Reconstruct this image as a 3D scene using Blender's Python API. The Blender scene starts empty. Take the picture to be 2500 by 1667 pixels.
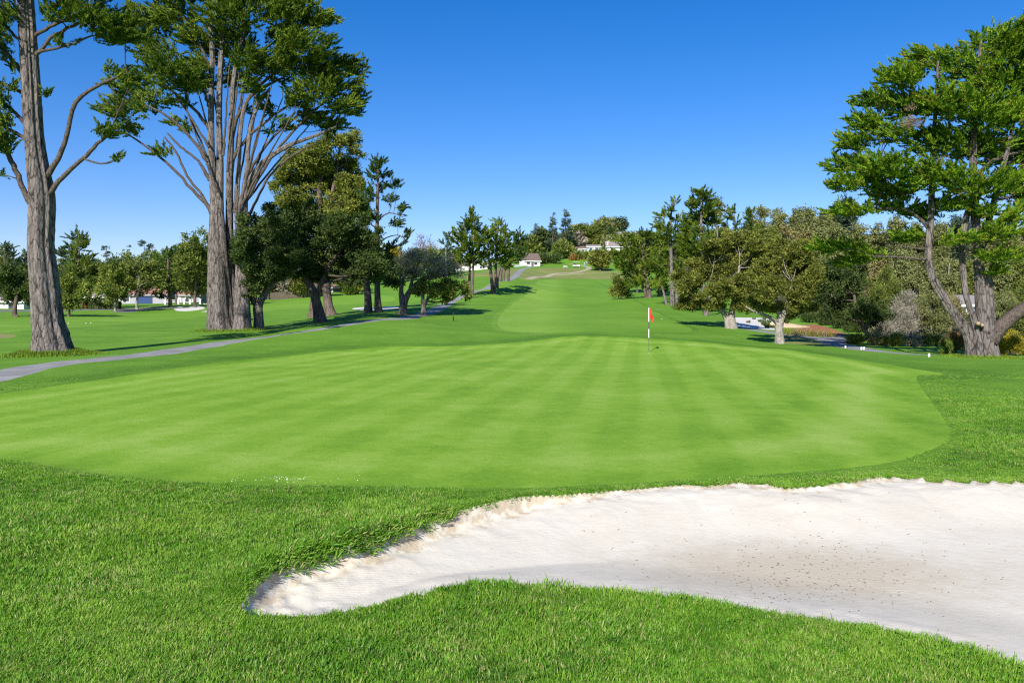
import bpy, math, random
import numpy as np
from mathutils import Vector

# ------------------------------------------------------------------ camera, sky, sun, exposure
SC = bpy.context.scene
COL = SC.collection
F, CX, HY, EYE = 1962.0, 1250.0, 770.0, 1.75      # focal length and horizon row for a 2500 px wide frame, eye height
cam = bpy.data.cameras.new('camera'); camo = bpy.data.objects.new('camera', cam); COL.objects.link(camo)
camo.location = (0, 0, EYE); camo.rotation_euler = (math.radians(90), 0, 0)
cam.sensor_width = 36.0; cam.lens = F / 2500 * 36; cam.shift_y = -(833.5 - HY) / 2500
cam.clip_start = 0.1; cam.clip_end = 5000
SC.camera = camo
SUN_AZ, SUN_EL = 17.0, 32.0                        # shadows fall forward, a little to the right
w = bpy.data.worlds.new('World'); SC.world = w; w.use_nodes = True
nt = w.node_tree; nt.nodes.clear()
sky = nt.nodes.new('ShaderNodeTexSky'); sky.sky_type = 'NISHITA'; sky.sun_disc = False
sky.sun_elevation = math.radians(SUN_EL); sky.sun_rotation = math.radians(180 + SUN_AZ)
sky.altitude = 300; sky.air_density = 1.0; sky.dust_density = 0.3; sky.ozone_density = 2.5
hs = nt.nodes.new('ShaderNodeHueSaturation'); hs.inputs['Saturation'].default_value = 1.44
bg = nt.nodes.new('ShaderNodeBackground'); bg.inputs['Strength'].default_value = 0.086
wo = nt.nodes.new('ShaderNodeOutputWorld')
nt.links.new(sky.outputs[0], hs.inputs['Color']); tint = nt.nodes.new('ShaderNodeMix'); tint.data_type = 'RGBA'; tint.blend_type = 'MULTIPLY'; tint.inputs[0].default_value = 1.0; tint.inputs[7].default_value = (1.02, 0.92, 1.18, 1)
nt.links.new(hs.outputs[0], tint.inputs[6]); nt.links.new(tint.outputs[2], bg.inputs['Color']); nt.links.new(bg.outputs[0], wo.inputs['Surface'])
sl = bpy.data.lights.new('sun', 'SUN'); sl.energy = 5.0; sl.angle = math.radians(0.53); sl.color = (1.0, 0.955, 0.88)
so = bpy.data.objects.new('sun', sl); COL.objects.link(so)
ldir = Vector((math.sin(math.radians(SUN_AZ)), math.cos(math.radians(SUN_AZ)), -math.tan(math.radians(SUN_EL))))
so.rotation_euler = ldir.to_track_quat('-Z', 'Y').to_euler(); so.location = (-10, -40, 40)
vs = SC.view_settings; vs.view_transform = 'Standard'; vs.look = 'None'; vs.gamma = 1.0; vs.exposure = 0.55
vs.use_curve_mapping = False
SC.render.engine = 'CYCLES'
SC.cycles.max_bounces = 6; SC.cycles.diffuse_bounces = 3; SC.cycles.glossy_bounces = 2; SC.cycles.transmission_bounces = 4
SC.cycles.use_denoising = False
SC.cycles.use_adaptive_sampling = False
SC.cycles.sample_clamp_indirect = 3.0
SC.cycles.pixel_filter_type = 'BLACKMAN_HARRIS'; SC.cycles.filter_width = 1.25

RNG = np.random.default_rng(7)
def P(px, py, d):
    return np.array([(px - CX) / F * d, d, EYE - (py - HY) / F * d])
def tag(o, label=None, cat=None, group=None, kind=None):
    if label: o['label'] = label
    if cat: o['category'] = cat
    if group: o['group'] = group
    if kind: o['kind'] = kind
    return o
def empty(name, loc, label, cat, group=None, rz=0):
    o = bpy.data.objects.new(name, None); o.empty_display_size = 0.3; o.location = loc; o.rotation_euler = (0, 0, rz)
    COL.objects.link(o); return tag(o, label, cat, group)

# ------------------------------------------------------------------ materials
def ramp(nt, src, stops, interp='LINEAR'):
    r = nt.nodes.new('ShaderNodeValToRGB'); r.color_ramp.interpolation = interp
    e = r.color_ramp.elements
    while len(e) < len(stops): e.new(0.5)
    for k, (p, c) in enumerate(stops):
        e[k].position = p; e[k].color = (c[0], c[1], c[2], 1) if isinstance(c, tuple) else (c, c, c, 1)
    nt.links.new(src, r.inputs[0]); return r.outputs[0]
def noise(nt, vec, scale, detail=4, rough=0.6):
    n = nt.nodes.new('ShaderNodeTexNoise'); n.inputs['Scale'].default_value = scale
    n.inputs['Detail'].default_value = detail; n.inputs['Roughness'].default_value = rough
    if vec: nt.links.new(vec, n.inputs['Vector'])
    return n.outputs['Fac']
def mix(nt, a, b, fac, mode='MIX'):
    m = nt.nodes.new('ShaderNodeMix'); m.data_type = 'RGBA'; m.blend_type = mode
    for s, v in ((0, fac), (6, a), (7, b)):
        if hasattr(v, 'is_linked') or hasattr(v, 'links'): nt.links.new(v, m.inputs[s])
        elif s == 0: m.inputs[0].default_value = v
        else: m.inputs[s].default_value = (v[0], v[1], v[2], 1)
    return m.outputs[2]
def mth(nt, op, a, b=None, c=None, clamp=False):
    m = nt.nodes.new('ShaderNodeMath'); m.operation = op; m.use_clamp = clamp
    for k, v in enumerate((a, b, c)):
        if v is None: continue
        if isinstance(v, (int, float)): m.inputs[k].default_value = v
        else: nt.links.new(v, m.inputs[k])
    return m.outputs[0]
def new_mat(name, rough=0.8, spec=0.3):
    m = bpy.data.materials.new(name); m.use_nodes = True
    n = m.node_tree; b = n.nodes['Principled BSDF']
    b.inputs['Roughness'].default_value = rough; b.inputs['Specular IOR Level'].default_value = spec
    return m, n, b
def pos(nt, scale=None, rotz=0):
    g = nt.nodes.new('ShaderNodeNewGeometry'); v = g.outputs['Position']
    if scale is not None:
        mp = nt.nodes.new('ShaderNodeMapping'); mp.inputs['Scale'].default_value = scale; mp.inputs['Rotation'].default_value = (0, 0, rotz)
        nt.links.new(v, mp.inputs['Vector']); v = mp.outputs[0]
    return v
def attr(nt, name):
    a = nt.nodes.new('ShaderNodeAttribute'); a.attribute_name = name; return a.outputs['Fac']
def bump(nt, b, h, strength, dist):
    n = nt.nodes.new('ShaderNodeBump'); n.inputs['Strength'].default_value = strength; n.inputs['Distance'].default_value = dist
    nt.links.new(h, n.inputs['Height']); nt.links.new(n.outputs[0], b.inputs['Normal'])
def flat(name, col, rough=0.6, spec=0.3, var=0.12, metal=0.0, vs=3.0):
    m, n, b = new_mat(name, rough, spec)
    f = noise(n, pos(n), vs, 5)
    c = ramp(n, f, [(0.3, tuple(x * (1 - var) for x in col)), (0.7, tuple(min(1, x * (1 + var)) for x in col))])
    n.links.new(c, b.inputs['Base Color']); b.inputs['Metallic'].default_value = metal
    return m
def leafmat(name, dark, light, trans=0.22, dry=None):
    m = bpy.data.materials.new(name); m.use_nodes = True; n = m.node_tree; n.nodes.clear()
    t = attr(n, 'tone')
    st = [(0.0, dark), (1.0, light)] if dry is None else [(0.0, dark), (0.86, light), (0.95, dry), (1.0, dry)]
    c = ramp(n, t, st)
    d = n.nodes.new('ShaderNodeBsdfDiffuse'); tr = n.nodes.new('ShaderNodeBsdfTranslucent'); ms = n.nodes.new('ShaderNodeMixShader')
    ms.inputs[0].default_value = trans; o = n.nodes.new('ShaderNodeOutputMaterial')
    n.links.new(c, d.inputs[0])
    tc = mix(n, c, (1.0, 1.25, 0.45), 1.0, 'MULTIPLY'); n.links.new(tc, tr.inputs[0])
    n.links.new(d.outputs[0], ms.inputs[1]); n.links.new(tr.outputs[0], ms.inputs[2]); n.links.new(ms.outputs[0], o.inputs[0])
    return m
def barkmat(name, dark, light, sc=1.0, bs=0.6, stretch=0.12):
    m, n, b = new_mat(name, 0.95, 0.1)
    tc = n.nodes.new('ShaderNodeTexCoord')
    mp = n.nodes.new('ShaderNodeMapping'); mp.inputs['Scale'].default_value = (1, 1, stretch); n.links.new(tc.outputs['Object'], mp.inputs[0])
    v = mp.outputs[0]
    f1 = noise(n, v, 5.5 * sc, 8, 0.72); f2 = noise(n, tc.outputs['Object'], 1.3 * sc, 6, 0.65); f3 = noise(n, v, 17 * sc, 6, 0.7)
    s = mth(n, 'ADD', mth(n, 'MULTIPLY', f1, 0.55), mth(n, 'ADD', mth(n, 'MULTIPLY', f2, 0.22), mth(n, 'MULTIPLY', f3, 0.38)))
    vo = n.nodes.new('ShaderNodeTexVoronoi'); vo.feature = 'DISTANCE_TO_EDGE'; vo.inputs['Scale'].default_value = 6.5 * sc
    mp2 = n.nodes.new('ShaderNodeMapping'); mp2.inputs['Scale'].default_value = (1, 1, min(1, stretch * 1.1)); n.links.new(tc.outputs['Object'], mp2.inputs[0])
    wob = n.nodes.new('ShaderNodeMixRGB'); wob.inputs[0].default_value = 0.10; n.links.new(mp2.outputs[0], wob.inputs[1])
    nz = n.nodes.new('ShaderNodeTexNoise'); nz.inputs['Scale'].default_value = 5 * sc; nz.inputs['Detail'].default_value = 5; n.links.new(tc.outputs['Object'], nz.inputs[0]); n.links.new(nz.outputs['Color'], wob.inputs[2]); n.links.new(wob.outputs[0], vo.inputs['Vector'])
    ck = ramp(n, vo.outputs['Distance'], [(0.0, 0.0), (0.16, 1.0)])
    s = mth(n, 'ADD', mth(n, 'MULTIPLY', s, 0.88), mth(n, 'MULTIPLY', mth(n, 'SUBTRACT', ck, 0.45), 0.13))
    c = ramp(n, s, [(0.40, dark), (0.50, tuple(x * .45 + y * .55 for x, y in zip(dark, light))), (0.62, light), (0.70, tuple(min(1, y * 1.3) for y in light))])
    n.links.new(c, b.inputs['Base Color'])
    bump(n, b, s, bs, 0.12 / sc)
    return m

M = {}
def grass_ground(name, dark, mid, light, fine=18.0, patch=0.35, stripe=None, dry=None, bmp=0.5, grain=0.0):
    m, n, b = new_mat(name, 0.85, 0.12)
    p = pos(n)
    f1 = noise(n, p, patch, 6, 0.65); f2 = noise(n, p, fine, 5, 0.75); f3 = noise(n, p, 2.6, 6, 0.7)
    s = mth(n, 'ADD', mth(n, 'MULTIPLY', f1, 0.5), mth(n, 'ADD', mth(n, 'MULTIPLY', f2, 0.25), mth(n, 'MULTIPLY', f3, 0.25)))
    if stripe:
        for (ang, width, amt) in stripe:
            sx = n.nodes.new('ShaderNodeSeparateXYZ'); n.links.new(pos(n), sx.inputs[0])
            u = mth(n, 'SUBTRACT', mth(n, 'MULTIPLY', sx.outputs[0], math.cos(ang)), mth(n, 'MULTIPLY', sx.outputs[1], math.sin(ang)))
            wob = mth(n, 'MULTIPLY', mth(n, 'SUBTRACT', noise(n, pos(n), 0.25, 3), 0.5), 0.35)
            sn = mth(n, 'SINE', mth(n, 'MULTIPLY', mth(n, 'ADD', u, wob), math.pi / width))
            sq = mth(n, 'MULTIPLY', mth(n, 'MAXIMUM', mth(n, 'MINIMUM', mth(n, 'MULTIPLY', sn, 2.2), 1.0), -1.0), amt)
            s = mth(n, 'ADD', s, sq)
    if grain:
        s = mth(n, 'ADD', s, mth(n, 'MULTIPLY', mth(n, 'SUBTRACT', noise(n, p, 14, 6, 0.8), 0.5), grain)); s = mth(n, 'ADD', s, mth(n, 'MULTIPLY', mth(n, 'SUBTRACT', noise(n, p, 1.1, 6, 0.75), 0.5), grain * .6))
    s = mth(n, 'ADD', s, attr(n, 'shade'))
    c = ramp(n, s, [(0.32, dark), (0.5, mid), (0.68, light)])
    if dry:
        dn = ramp(n, noise(n, p, 0.9, 6, 0.7), [(0.60, 0.0), (0.78, dry[1])])
        c = mix(n, c, dry[0], dn)
    n.links.new(c, b.inputs['Base Color'])
    bump(n, b, mth(n, 'ADD', f2, f3), bmp, 0.03)
    return m

GD, GM, GL = (0.075, 0.180, 0.013), (0.122, 0.258, 0.021), (0.18, 0.32, 0.04)
M['rough'] = grass_ground('rough_grass', GD, GM, GL, 20, 0.25, dry=((0.20, 0.22, 0.06), 0.35), bmp=0.9, grain=0.35)
M['fairway'] = grass_ground('fairway_grass', (0.102, 0.228, 0.016), (0.155, 0.298, 0.027), (0.215, 0.355, 0.052), 9, 0.09, bmp=0.6, grain=0.3)
M['green'] = grass_ground('green_grass', (0.120, 0.260, 0.014), (0.200, 0.358, 0.030), (0.29, 0.43, 0.074), 40, 0.30,
                          stripe=[(math.radians(9), 0.62, 0.034)], bmp=0.45, grain=0.34)
M['dry'] = grass_ground('dry_grass', (0.11, 0.17, 0.03), (0.20, 0.23, 0.06), (0.33, 0.28, 0.11), 6, 0.12, bmp=0.6)
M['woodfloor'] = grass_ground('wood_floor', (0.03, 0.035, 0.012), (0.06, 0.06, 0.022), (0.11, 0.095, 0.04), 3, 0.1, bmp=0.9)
M['path'] = flat('path_concrete', (0.25, 0.245, 0.235), 0.9, 0.2, 0.28, vs=0.8)
M['tanpath'] = flat('path_tan', (0.38, 0.33, 0.22), 0.9, 0.2, 0.12)
M['road'] = flat('road_asphalt', (0.17, 0.16, 0.17), 0.9, 0.2, 0.15)
M['mulch'] = flat('mulch', (0.32, 0.13, 0.07), 0.95, 0.1, 0.3)
M['whitesand'] = flat('white_sand', (0.62, 0.59, 0.54), 0.95, 0.1, 0.05)

# ------------------------------------------------------------------ terrain heights
CTRL = [
 # px, row, distance
 (1584, 859, 38.7), (1300, 868, 34), (1000, 875, 31), (600, 925, 22), (250, 985, 16), (2050, 950, 20), (1250, 1000, 15), (700, 1120, 9.8), (1250, 1120, 9.8), (1900, 1080, 11.2),
 (0, 985, 16.5), (0, 1120, 9.9), (2250, 910, 25), (1900, 851, 37), (1700, 838, 42), (1420, 826, 47), (2480, 1000, 15), (2480, 900, 27),
 (900, 852, 40), (700, 868, 35), (450, 888, 29), (1100, 842, 42), (1250, 838, 43), (1000, 803, 49), (850, 812, 47), (1150, 808, 50), (1300, 818, 51), (700, 824, 45), (1000, 790, 54), (1150, 797, 56),
 (640, 820, 52), (250, 875, 33), (0, 915, 26), (920, 778, 60), (130, 866, 36), (-250, 930, 25), (-250, 830, 50),
 (550, 806, 59), (632, 803, 60), (785, 787, 66), (772, 777, 90), (905, 762, 85), (985, 768, 80), (1035, 769, 80), (1107, 783, 66),
 (300, 800, 70), (0, 790, 75), (300, 766, 120), (100, 754, 140), (500, 746, 150), (900, 754, 105), (1050, 737, 130), (950, 708, 200), (665, 735, 170), (800, 722, 180), (0, 738, 180), (-300, 745, 150), (-300, 725, 300), (200, 728, 300), (600, 700, 300), (900, 680, 300),
 (1584, 817, 50), (1400, 792, 60), (1300, 762, 85), (1300, 732, 125), (1350, 702, 180), (1400, 681, 230), (1330, 678, 235), (1500, 682, 215), (1600, 765, 80), (1520, 730, 125),
 (1152, 726, 118), (1204, 716, 125), (1242, 684, 150), (1180, 690, 170), (1150, 668, 215), (1260, 662, 220), (1320, 652, 262), (1290, 650, 285), (1400, 656, 280), (1450, 658, 275), (1500, 655, 280), (1450, 616, 335), (1380, 634, 320), (1520, 614, 340), (1310, 630, 330), (1480, 585, 450), (1350, 600, 450), (1200, 640, 400),
 (1583, 726, 115), (1640, 746, 98), (1724, 776, 78), (1783, 803, 63), (1905, 840, 48), (1850, 795, 76), (1850, 765, 98), (1640, 690, 170), (1700, 660, 220), (1600, 640, 330),
 (2000, 814, 63), (2040, 832, 53), (2110, 850, 44), (2270, 868, 37.5), (2400, 872, 36), (2200, 838, 56), (2300, 846, 50), (2100, 828, 60), (2490, 875, 36), (2800, 875, 36),
 (2000, 755, 110), (2000, 670, 170), (1900, 640, 220), (2000, 590, 300), (2200, 770, 95), (2200, 700, 150), (2200, 640, 210), (2450, 800, 70), (2450, 740, 110), (2450, 660, 170), (2800, 740, 120), (2300, 570, 350), (1800, 590, 400), (2800, 600, 300),
]
cp = np.array([P(*c) for c in CTRL])
extra = np.array([(x, y, 0.0) for (x, y) in ((0, 3.0), (-3, 4), (3, 4), (0, 6.2), (-4, 6.5), (5, 6.5), (-8, 5), (8, 5), (0, -4), (-15, -10), (15, -10), (-40, -40), (40, -40), (0, -150), (-150, -100), (150, -100), (-40, 8), (40, 8), (-9, 8), (9, 8.5))])
extra = np.vstack([extra, [(-100, 30, 0.3), (100, 30, 1.5), (-300, 60, 4), (300, 60, 25)]])
cp = np.vstack([cp, extra])
def warp(x, y):
    r = np.hypot(x, y); th = np.arctan2(x, y)
    return np.stack([th * 2.2, np.log(np.minimum(r, 420) + 7.0)], -1)
def tps(d2):
    return 0.5 * d2 * np.log(d2 + 1e-12)
cw = warp(cp[:, 0], cp[:, 1])
K = tps(((cw[:, None] - cw[None]) ** 2).sum(-1)) + np.eye(len(cw)) * 0.004
Q = np.hstack([np.ones((len(cw), 1)), cw])
A = np.block([[K, Q], [Q.T, np.zeros((3, 3))]])
sol = np.linalg.solve(A, np.concatenate([cp[:, 2], np.zeros(3)]))
def Hbase(x, y):
    x = np.asarray(x, float).ravel(); y = np.asarray(y, float).ravel(); out = np.empty(len(x))
    for i in range(0, len(x), 20000):
        q = warp(x[i:i + 20000], y[i:i + 20000])
        k = tps(((q[:, None] - cw[None]) ** 2).sum(-1))
        out[i:i + 20000] = k @ sol[:-3] + sol[-3] + q @ sol[-2:]
    return out
DS = np.geomspace(2.0, 600, 700)
def ground_px(pts, shift=0.0):
    """where the lines of sight through picture points meet the land"""
    out = []
    for (px, py) in pts:
        x = (px - CX) / F * DS; z = EYE - (py - HY) / F * DS
        g = Hbase(x, DS) - z
        k = np.argmax(g > 0)
        if not (g > 0).any(): k = len(DS) - 1
        k = max(k, 1); t = g[k - 1] / (g[k - 1] - g[k] + 1e-9) if g[k] > 0 else 1.0
        d = DS[k - 1] + (DS[k] - DS[k - 1]) * min(max(t, 0), 1)
        out.append(((px - CX) / F * d, d))
    return np.array(out)
def smooth(pts, n=5, closed=True):
    pts = np.asarray(pts, float); m = len(pts); out = []
    for i in range(m if closed else m - 1):
        g = (lambda k: pts[k % m]) if closed else (lambda k: pts[min(max(k, 0), m - 1)])
        p0, p1, p2, p3 = g(i - 1), g(i), g(i + 1), g(i + 2)
        for t in np.linspace(0, 1, n, endpoint=False):
            out.append(0.5 * (2 * p1 + (p2 - p0) * t + (2 * p0 - 5 * p1 + 4 * p2 - p3) * t * t + (3 * p1 - p0 - 3 * p2 + p3) * t ** 3))
    if not closed: out.append(pts[-1])
    return np.array(out)
def seg_dist(x, y, a, b):
    dx, dy = b[0] - a[0], b[1] - a[1]; L = dx * dx + dy * dy + 1e-12
    t = np.clip(((x - a[0]) * dx + (y - a[1]) * dy) / L, 0, 1)
    return np.hypot(x - a[0] - t * dx, y - a[1] - t * dy)
def sdf_poly(X, Y, poly, margin=4.0):
    out = np.full(len(X), -margin); lo = poly.min(0) - margin; hi = poly.max(0) + margin
    sel = np.where((X > lo[0]) & (X < hi[0]) & (Y > lo[1]) & (Y < hi[1]))[0]
    if not len(sel): return out
    x, y = X[sel], Y[sel]; d = np.full(len(sel), 1e9); ins = np.zeros(len(sel), bool)
    for a, b in zip(poly, np.roll(poly, -1, 0)):
        d = np.minimum(d, seg_dist(x, y, a, b))
        c = ((a[1] > y) != (b[1] > y))
        if abs(b[1] - a[1]) > 1e-12: ins ^= c & (x < (b[0] - a[0]) * (y - a[1]) / (b[1] - a[1]) + a[0])
    out[sel] = np.where(ins, d, -d); return out
def sdf_line(X, Y, line, width, margin=4.0):
    out = np.full(len(X), -margin); lo = line.min(0) - margin; hi = line.max(0) + margin
    sel = np.where((X > lo[0]) & (X < hi[0]) & (Y > lo[1]) & (Y < hi[1]))[0]
    if not len(sel): return out
    x, y = X[sel], Y[sel]; d = np.full(len(sel), 1e9)
    for a, b in zip(line[:-1], line[1:]): d = np.minimum(d, seg_dist(x, y, a, b))
    out[sel] = width / 2 - d; return out
S_ = 2500 / 2352
def px2(l): return [(a * S_, b * S_) for a, b in l]
poly_bunker = smooth(ground_px(px2([(555, 1400), (575, 1365), (640, 1325), (750, 1290), (850, 1262), (950, 1225), (1050, 1195), (1110, 1180), (1200, 1158), (1300, 1145), (1400, 1130), (1480, 1122), (1560, 1115), (1640, 1116), (1700, 1110), (1760, 1113), (1800, 1122), (1850, 1119), (1950, 1108), (2020, 1096), (2070, 1093), (2130, 1100), (2200, 1104), (2352, 1106), (2600, 1120), (2850, 1180), (3000, 1350), (3000, 1650), (2800, 1690), (2600, 1615), (2352, 1535), (2200, 1485), (2000, 1445), (1800, 1420), (1600, 1385), (1400, 1362), (1250, 1347), (1100, 1345), (1030, 1352), (950, 1370), (850, 1395), (740, 1415), (660, 1418), (595, 1412)])), 6)
poly_green = smooth(ground_px([(-350, 1120), (0, 1122), (120, 1140), (220, 1157), (420, 1176), (640, 1184), (820, 1184), (1100, 1186), (1300, 1186), (1600, 1172), (1900, 1150), (2150, 1125), (2270, 1095), (2320, 1065), (2310, 1030), (2280, 985), (2245, 940), (2238, 925), (2245, 916), (2300, 911), (2180, 890), (2050, 871), (1900, 851), (1750, 838), (1584, 827), (1450, 821), (1380, 822), (1320, 829), (1200, 839), (1060, 846), (930, 849), (800, 856), (640, 874), (450, 896), (250, 925), (0, 962), (-350, 1010)]), 6)
line_path = smooth(np.vstack([ground_px([(-250, 962), (-60, 932), (60, 903), (160, 888), (250, 880), (330, 869), (450, 851), (560, 836), (660, 823), (760, 808), (860, 791), (930, 781), (975, 778)]),
                              ground_px([(1020, 770), (1062, 757), (1090, 742), (1120, 727), (1160, 711), (1200, 698), (1235, 686), (1257, 675), (1263, 668), (1272, 660), (1290, 653), (1310, 649)])]), 5, False)
line_path2 = smooth(ground_px([(1800, 801), (1840, 807), (1890, 813), (1960, 821), (2020, 831), (2055, 845), (2105, 853), (2180, 862), (2300, 868)]), 5, False)
line_path3 = smooth(ground_px([(2040, 838), (2040, 826), (2022, 816), (1990, 811)]), 5, False)
line_tan = smooth(ground_px([(1290, 681), (1345, 671), (1400, 666), (1430, 659), (1438, 653), (1420, 648), (1395, 645)]), 5, False)
line_tan2 = smooth(ground_px([(1360, 672), (1420, 668), (1500, 664), (1560, 662)]), 5, False)
line_road = smooth(ground_px([(-200, 762), (60, 759), (200, 757), (300, 755), (400, 751)]), 4, False)
line_spur = smooth(ground_px([(300, 762), (330, 757), (370, 753)]), 4, False)
poly_fair = smooth(ground_px([(1225, 802), (1300, 811), (1450, 812), (1620, 812), (1690, 806), (1640, 780), (1560, 740), (1500, 710), (1460, 692), (1440, 684), (1380, 682), (1330, 684), (1310, 692), (1290, 710), (1260, 735), (1225, 765), (1215, 785)]), 5)
poly_fairL = smooth(ground_px([(-300, 835), (0, 812), (250, 795), (480, 775), (700, 755), (860, 742), (960, 733), (940, 722), (840, 722), (640, 742), (480, 757), (300, 768), (0, 778), (-300, 785)]), 5)
poly_bL = smooth(ground_px([(425, 753), (440, 749), (455, 751), (470, 747), (490, 747), (500, 753), (480, 757), (455, 759), (432, 758)]), 4)
poly_bL2 = ground_px([(489, 761), (510, 757), (540, 757), (540, 761)])
poly_bM = smooth(ground_px([(860, 753), (875, 751), (900, 750), (925, 752), (950, 749), (978, 750), (965, 755), (940, 757), (900, 757), (872, 756)]), 4)
poly_sandR = smooth(ground_px([(1790, 776), (1830, 776), (1875, 777), (1900, 785), (1912, 800), (1900, 806), (1850, 803), (1800, 796)]), 4)
poly_mulch = smooth(ground_px([(1945, 800), (1975, 792), (2010, 796), (2060, 812), (2110, 826), (2090, 828), (2030, 815), (1990, 808), (1950, 806)]), 4)
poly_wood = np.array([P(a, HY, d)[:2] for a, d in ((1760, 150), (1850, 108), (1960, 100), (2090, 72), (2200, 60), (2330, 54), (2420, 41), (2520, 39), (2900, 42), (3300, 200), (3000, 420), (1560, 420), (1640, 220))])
poly_dry = smooth(ground_px([(1265, 678), (1278, 662), (1310, 656), (1360, 654), (1420, 656), (1470, 660), (1520, 666), (1560, 672), (1560, 684), (1440, 681), (1360, 681), (1300, 683)]), 4)
poly_dry2 = smooth(ground_px([(1120, 676), (1160, 668), (1210, 660), (1262, 656), (1255, 664), (1250, 671), (1235, 676), (1180, 675), (1130, 682)]), 4)
poly_dry4 = smooth(ground_px([(-120, 812), (-20, 810), (25, 815), (40, 820), (10, 826), (-60, 830), (-120, 826)]), 4)
poly_dry3 = smooth(ground_px([(1905, 822), (1960, 818), (2000, 828), (2030, 840), (2020, 848), (1960, 843), (1915, 838)]), 4)

# ------------------------------------------------------------------ terrain mesh
ang = np.concatenate([np.radians(np.linspace(-180, -36, 34, endpoint=False)), np.radians(np.linspace(-36, 36, 421)), np.radians(np.linspace(36, 180, 35)[1:-1])])
def geo(a, b, q): n = int(math.log(b / a) / math.log(q)); return np.geomspace(a, b, n, endpoint=False)
rad = np.concatenate([np.linspace(0.3, 3.3, 8, endpoint=False), np.arange(3.3, 9.6, 0.034), geo(9.6, 60, 1.01), geo(60, 300, 1.0075), np.geomspace(300, 2500, 50)])
NA, NR = len(ang), len(rad)
X = (rad[:, None] * np.sin(ang)[None]).ravel(); Y = (rad[:, None] * np.cos(ang)[None]).ravel()
SD = {}
SD['bunker'] = sdf_poly(X, Y, poly_bunker)
Z = Hbase(X, Y)
def sstep(v, a, b): t = np.clip((v - a) / (b - a), 0, 1); return t * t * (3 - 2 * t)
def vnoise(x, y, s, seed):
    """smooth value noise"""
    rs = np.random.default_rng(seed); T = rs.random((256, 256)); u, v = x * s, y * s
    i, j = np.floor(u).astype(int), np.floor(v).astype(int); fu, fv = u - i, v - j
    fu, fv = fu * fu * (3 - 2 * fu), fv * fv * (3 - 2 * fv)
    g = lambda a, b: T[a % 256, b % 256]
    return (g(i, j) * (1 - fu) + g(i + 1, j) * fu) * (1 - fv) + (g(i, j + 1) * (1 - fu) + g(i + 1, j + 1) * fu) * fv - 0.5
def Hfull(x, y, z=None, sb=None):
    x = np.asarray(x, float).ravel(); y = np.asarray(y, float).ravel()
    z = Hbase(x, y) if z is None else z
    sb = sdf_poly(x, y, poly_bunker) if sb is None else sb
    sb = sb + (vnoise(x, y, 2.2, 3) * 0.015 + vnoise(x, y, 7.0, 4) * 0.01) * (np.abs(sb) < 0.5)
    near = sstep(y, 8.2, 6.3); nr = np.hypot(x, y)
    fast = 0.02 + 0.045 * near
    drop = fast * sstep(sb, -0.01, 0.09) + 0.13 * sstep(sb, 0.0, 1.4)
    axis_y = np.interp(x, [-2.0, -1.2, 0, 1.5, 4], [4.9, 5.1, 5.7, 6.3, 6.4])
    back = sstep(y - axis_y, -0.05, 0.25)
    lip = (0.015 + 0.075 * back * sstep(x, 1.2, -0.2)) * np.exp(-(np.minimum(sb, 0) / 0.35) ** 2) * sstep(sb, 0.03, 0.0) * sstep(nr, 14, 9)
    sandn = (vnoise(x, y, 3.5, 8) * 0.030 + vnoise(x, y, 9, 9) * 0.012 + vnoise(x, y, 23, 10) * 0.005) * (sb > 0.05) * sstep(sb, 0.9, 0.1)
    tip = (vnoise(x, y, 14, 12) * 0.035) * (sb > 0.05) * sstep(x, -0.6, -1.6)
    und = vnoise(x, y, 0.8, 5) * 0.03 + vnoise(x, y, 0.22, 6) * 0.12 * sstep(nr, 4, 12)
    return z - drop + lip + sandn + tip + und * (sb < 0.0)
def ground_z(x, y): return float(Hfull([x], [y])[0])
SD['green'] = sdf_poly(X, Y, poly_green)
Zf = Hfull(X, Y, Z, SD['bunker'])
gmask = sstep(SD['green'], -0.3, 0.3)[..., ]
Zf = Zf * (1 - gmask) + Z * gmask - 0.02 * gmask
Z = Zf
for nm, pl in (('bL', poly_bL), ('bL2', poly_bL2), ('bM', poly_bM), ('sandR', poly_sandR), ('mulch', poly_mulch), ('dry', poly_dry), ('dry2', poly_dry2), ('dry3', poly_dry3), ('dry4', poly_dry4), ('fair', poly_fair), ('fairL', poly_fairL), ('wood', poly_wood)):
    SD[nm] = sdf_poly(X, Y, pl, 8.0)
SD['path'] = sdf_line(X, Y, line_path, 1.8); SD['path2'] = np.maximum(sdf_line(X, Y, line_path2, 1.7), sdf_line(X, Y, line_path3, 1.7))
SD['tan'] = np.maximum(sdf_line(X, Y, line_tan, 1.7), sdf_line(X, Y, line_tan2, 1.2)); SD['road'] = np.maximum(sdf_line(X, Y, line_road, 7.0), sdf_line(X, Y, line_spur, 3.0))
VX = [X, Y, Z]
names = list(SD)
# mowing tones carried as a vertex value: half and half fairway, darker mound, collar round the green
cl = ground_px([(1372, 800), (1366, 690)])
side = (X - cl[0, 0]) * (cl[1, 1] - cl[0, 1]) - (Y - cl[0, 1]) * (cl[1, 0] - cl[0, 0])
side = side / np.hypot(*(cl[1] - cl[0]))
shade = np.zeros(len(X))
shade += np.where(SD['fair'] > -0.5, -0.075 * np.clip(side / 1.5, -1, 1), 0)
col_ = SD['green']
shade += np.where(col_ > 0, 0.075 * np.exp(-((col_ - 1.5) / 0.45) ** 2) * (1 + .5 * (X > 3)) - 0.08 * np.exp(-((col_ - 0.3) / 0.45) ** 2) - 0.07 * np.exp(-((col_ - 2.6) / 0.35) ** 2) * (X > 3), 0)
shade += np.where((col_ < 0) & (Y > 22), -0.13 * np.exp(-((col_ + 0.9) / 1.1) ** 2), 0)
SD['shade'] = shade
names = list(SD)
ATT = np.stack([SD[n] for n in names], 1)
VV = np.stack([X, Y, Z], 1)
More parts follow.
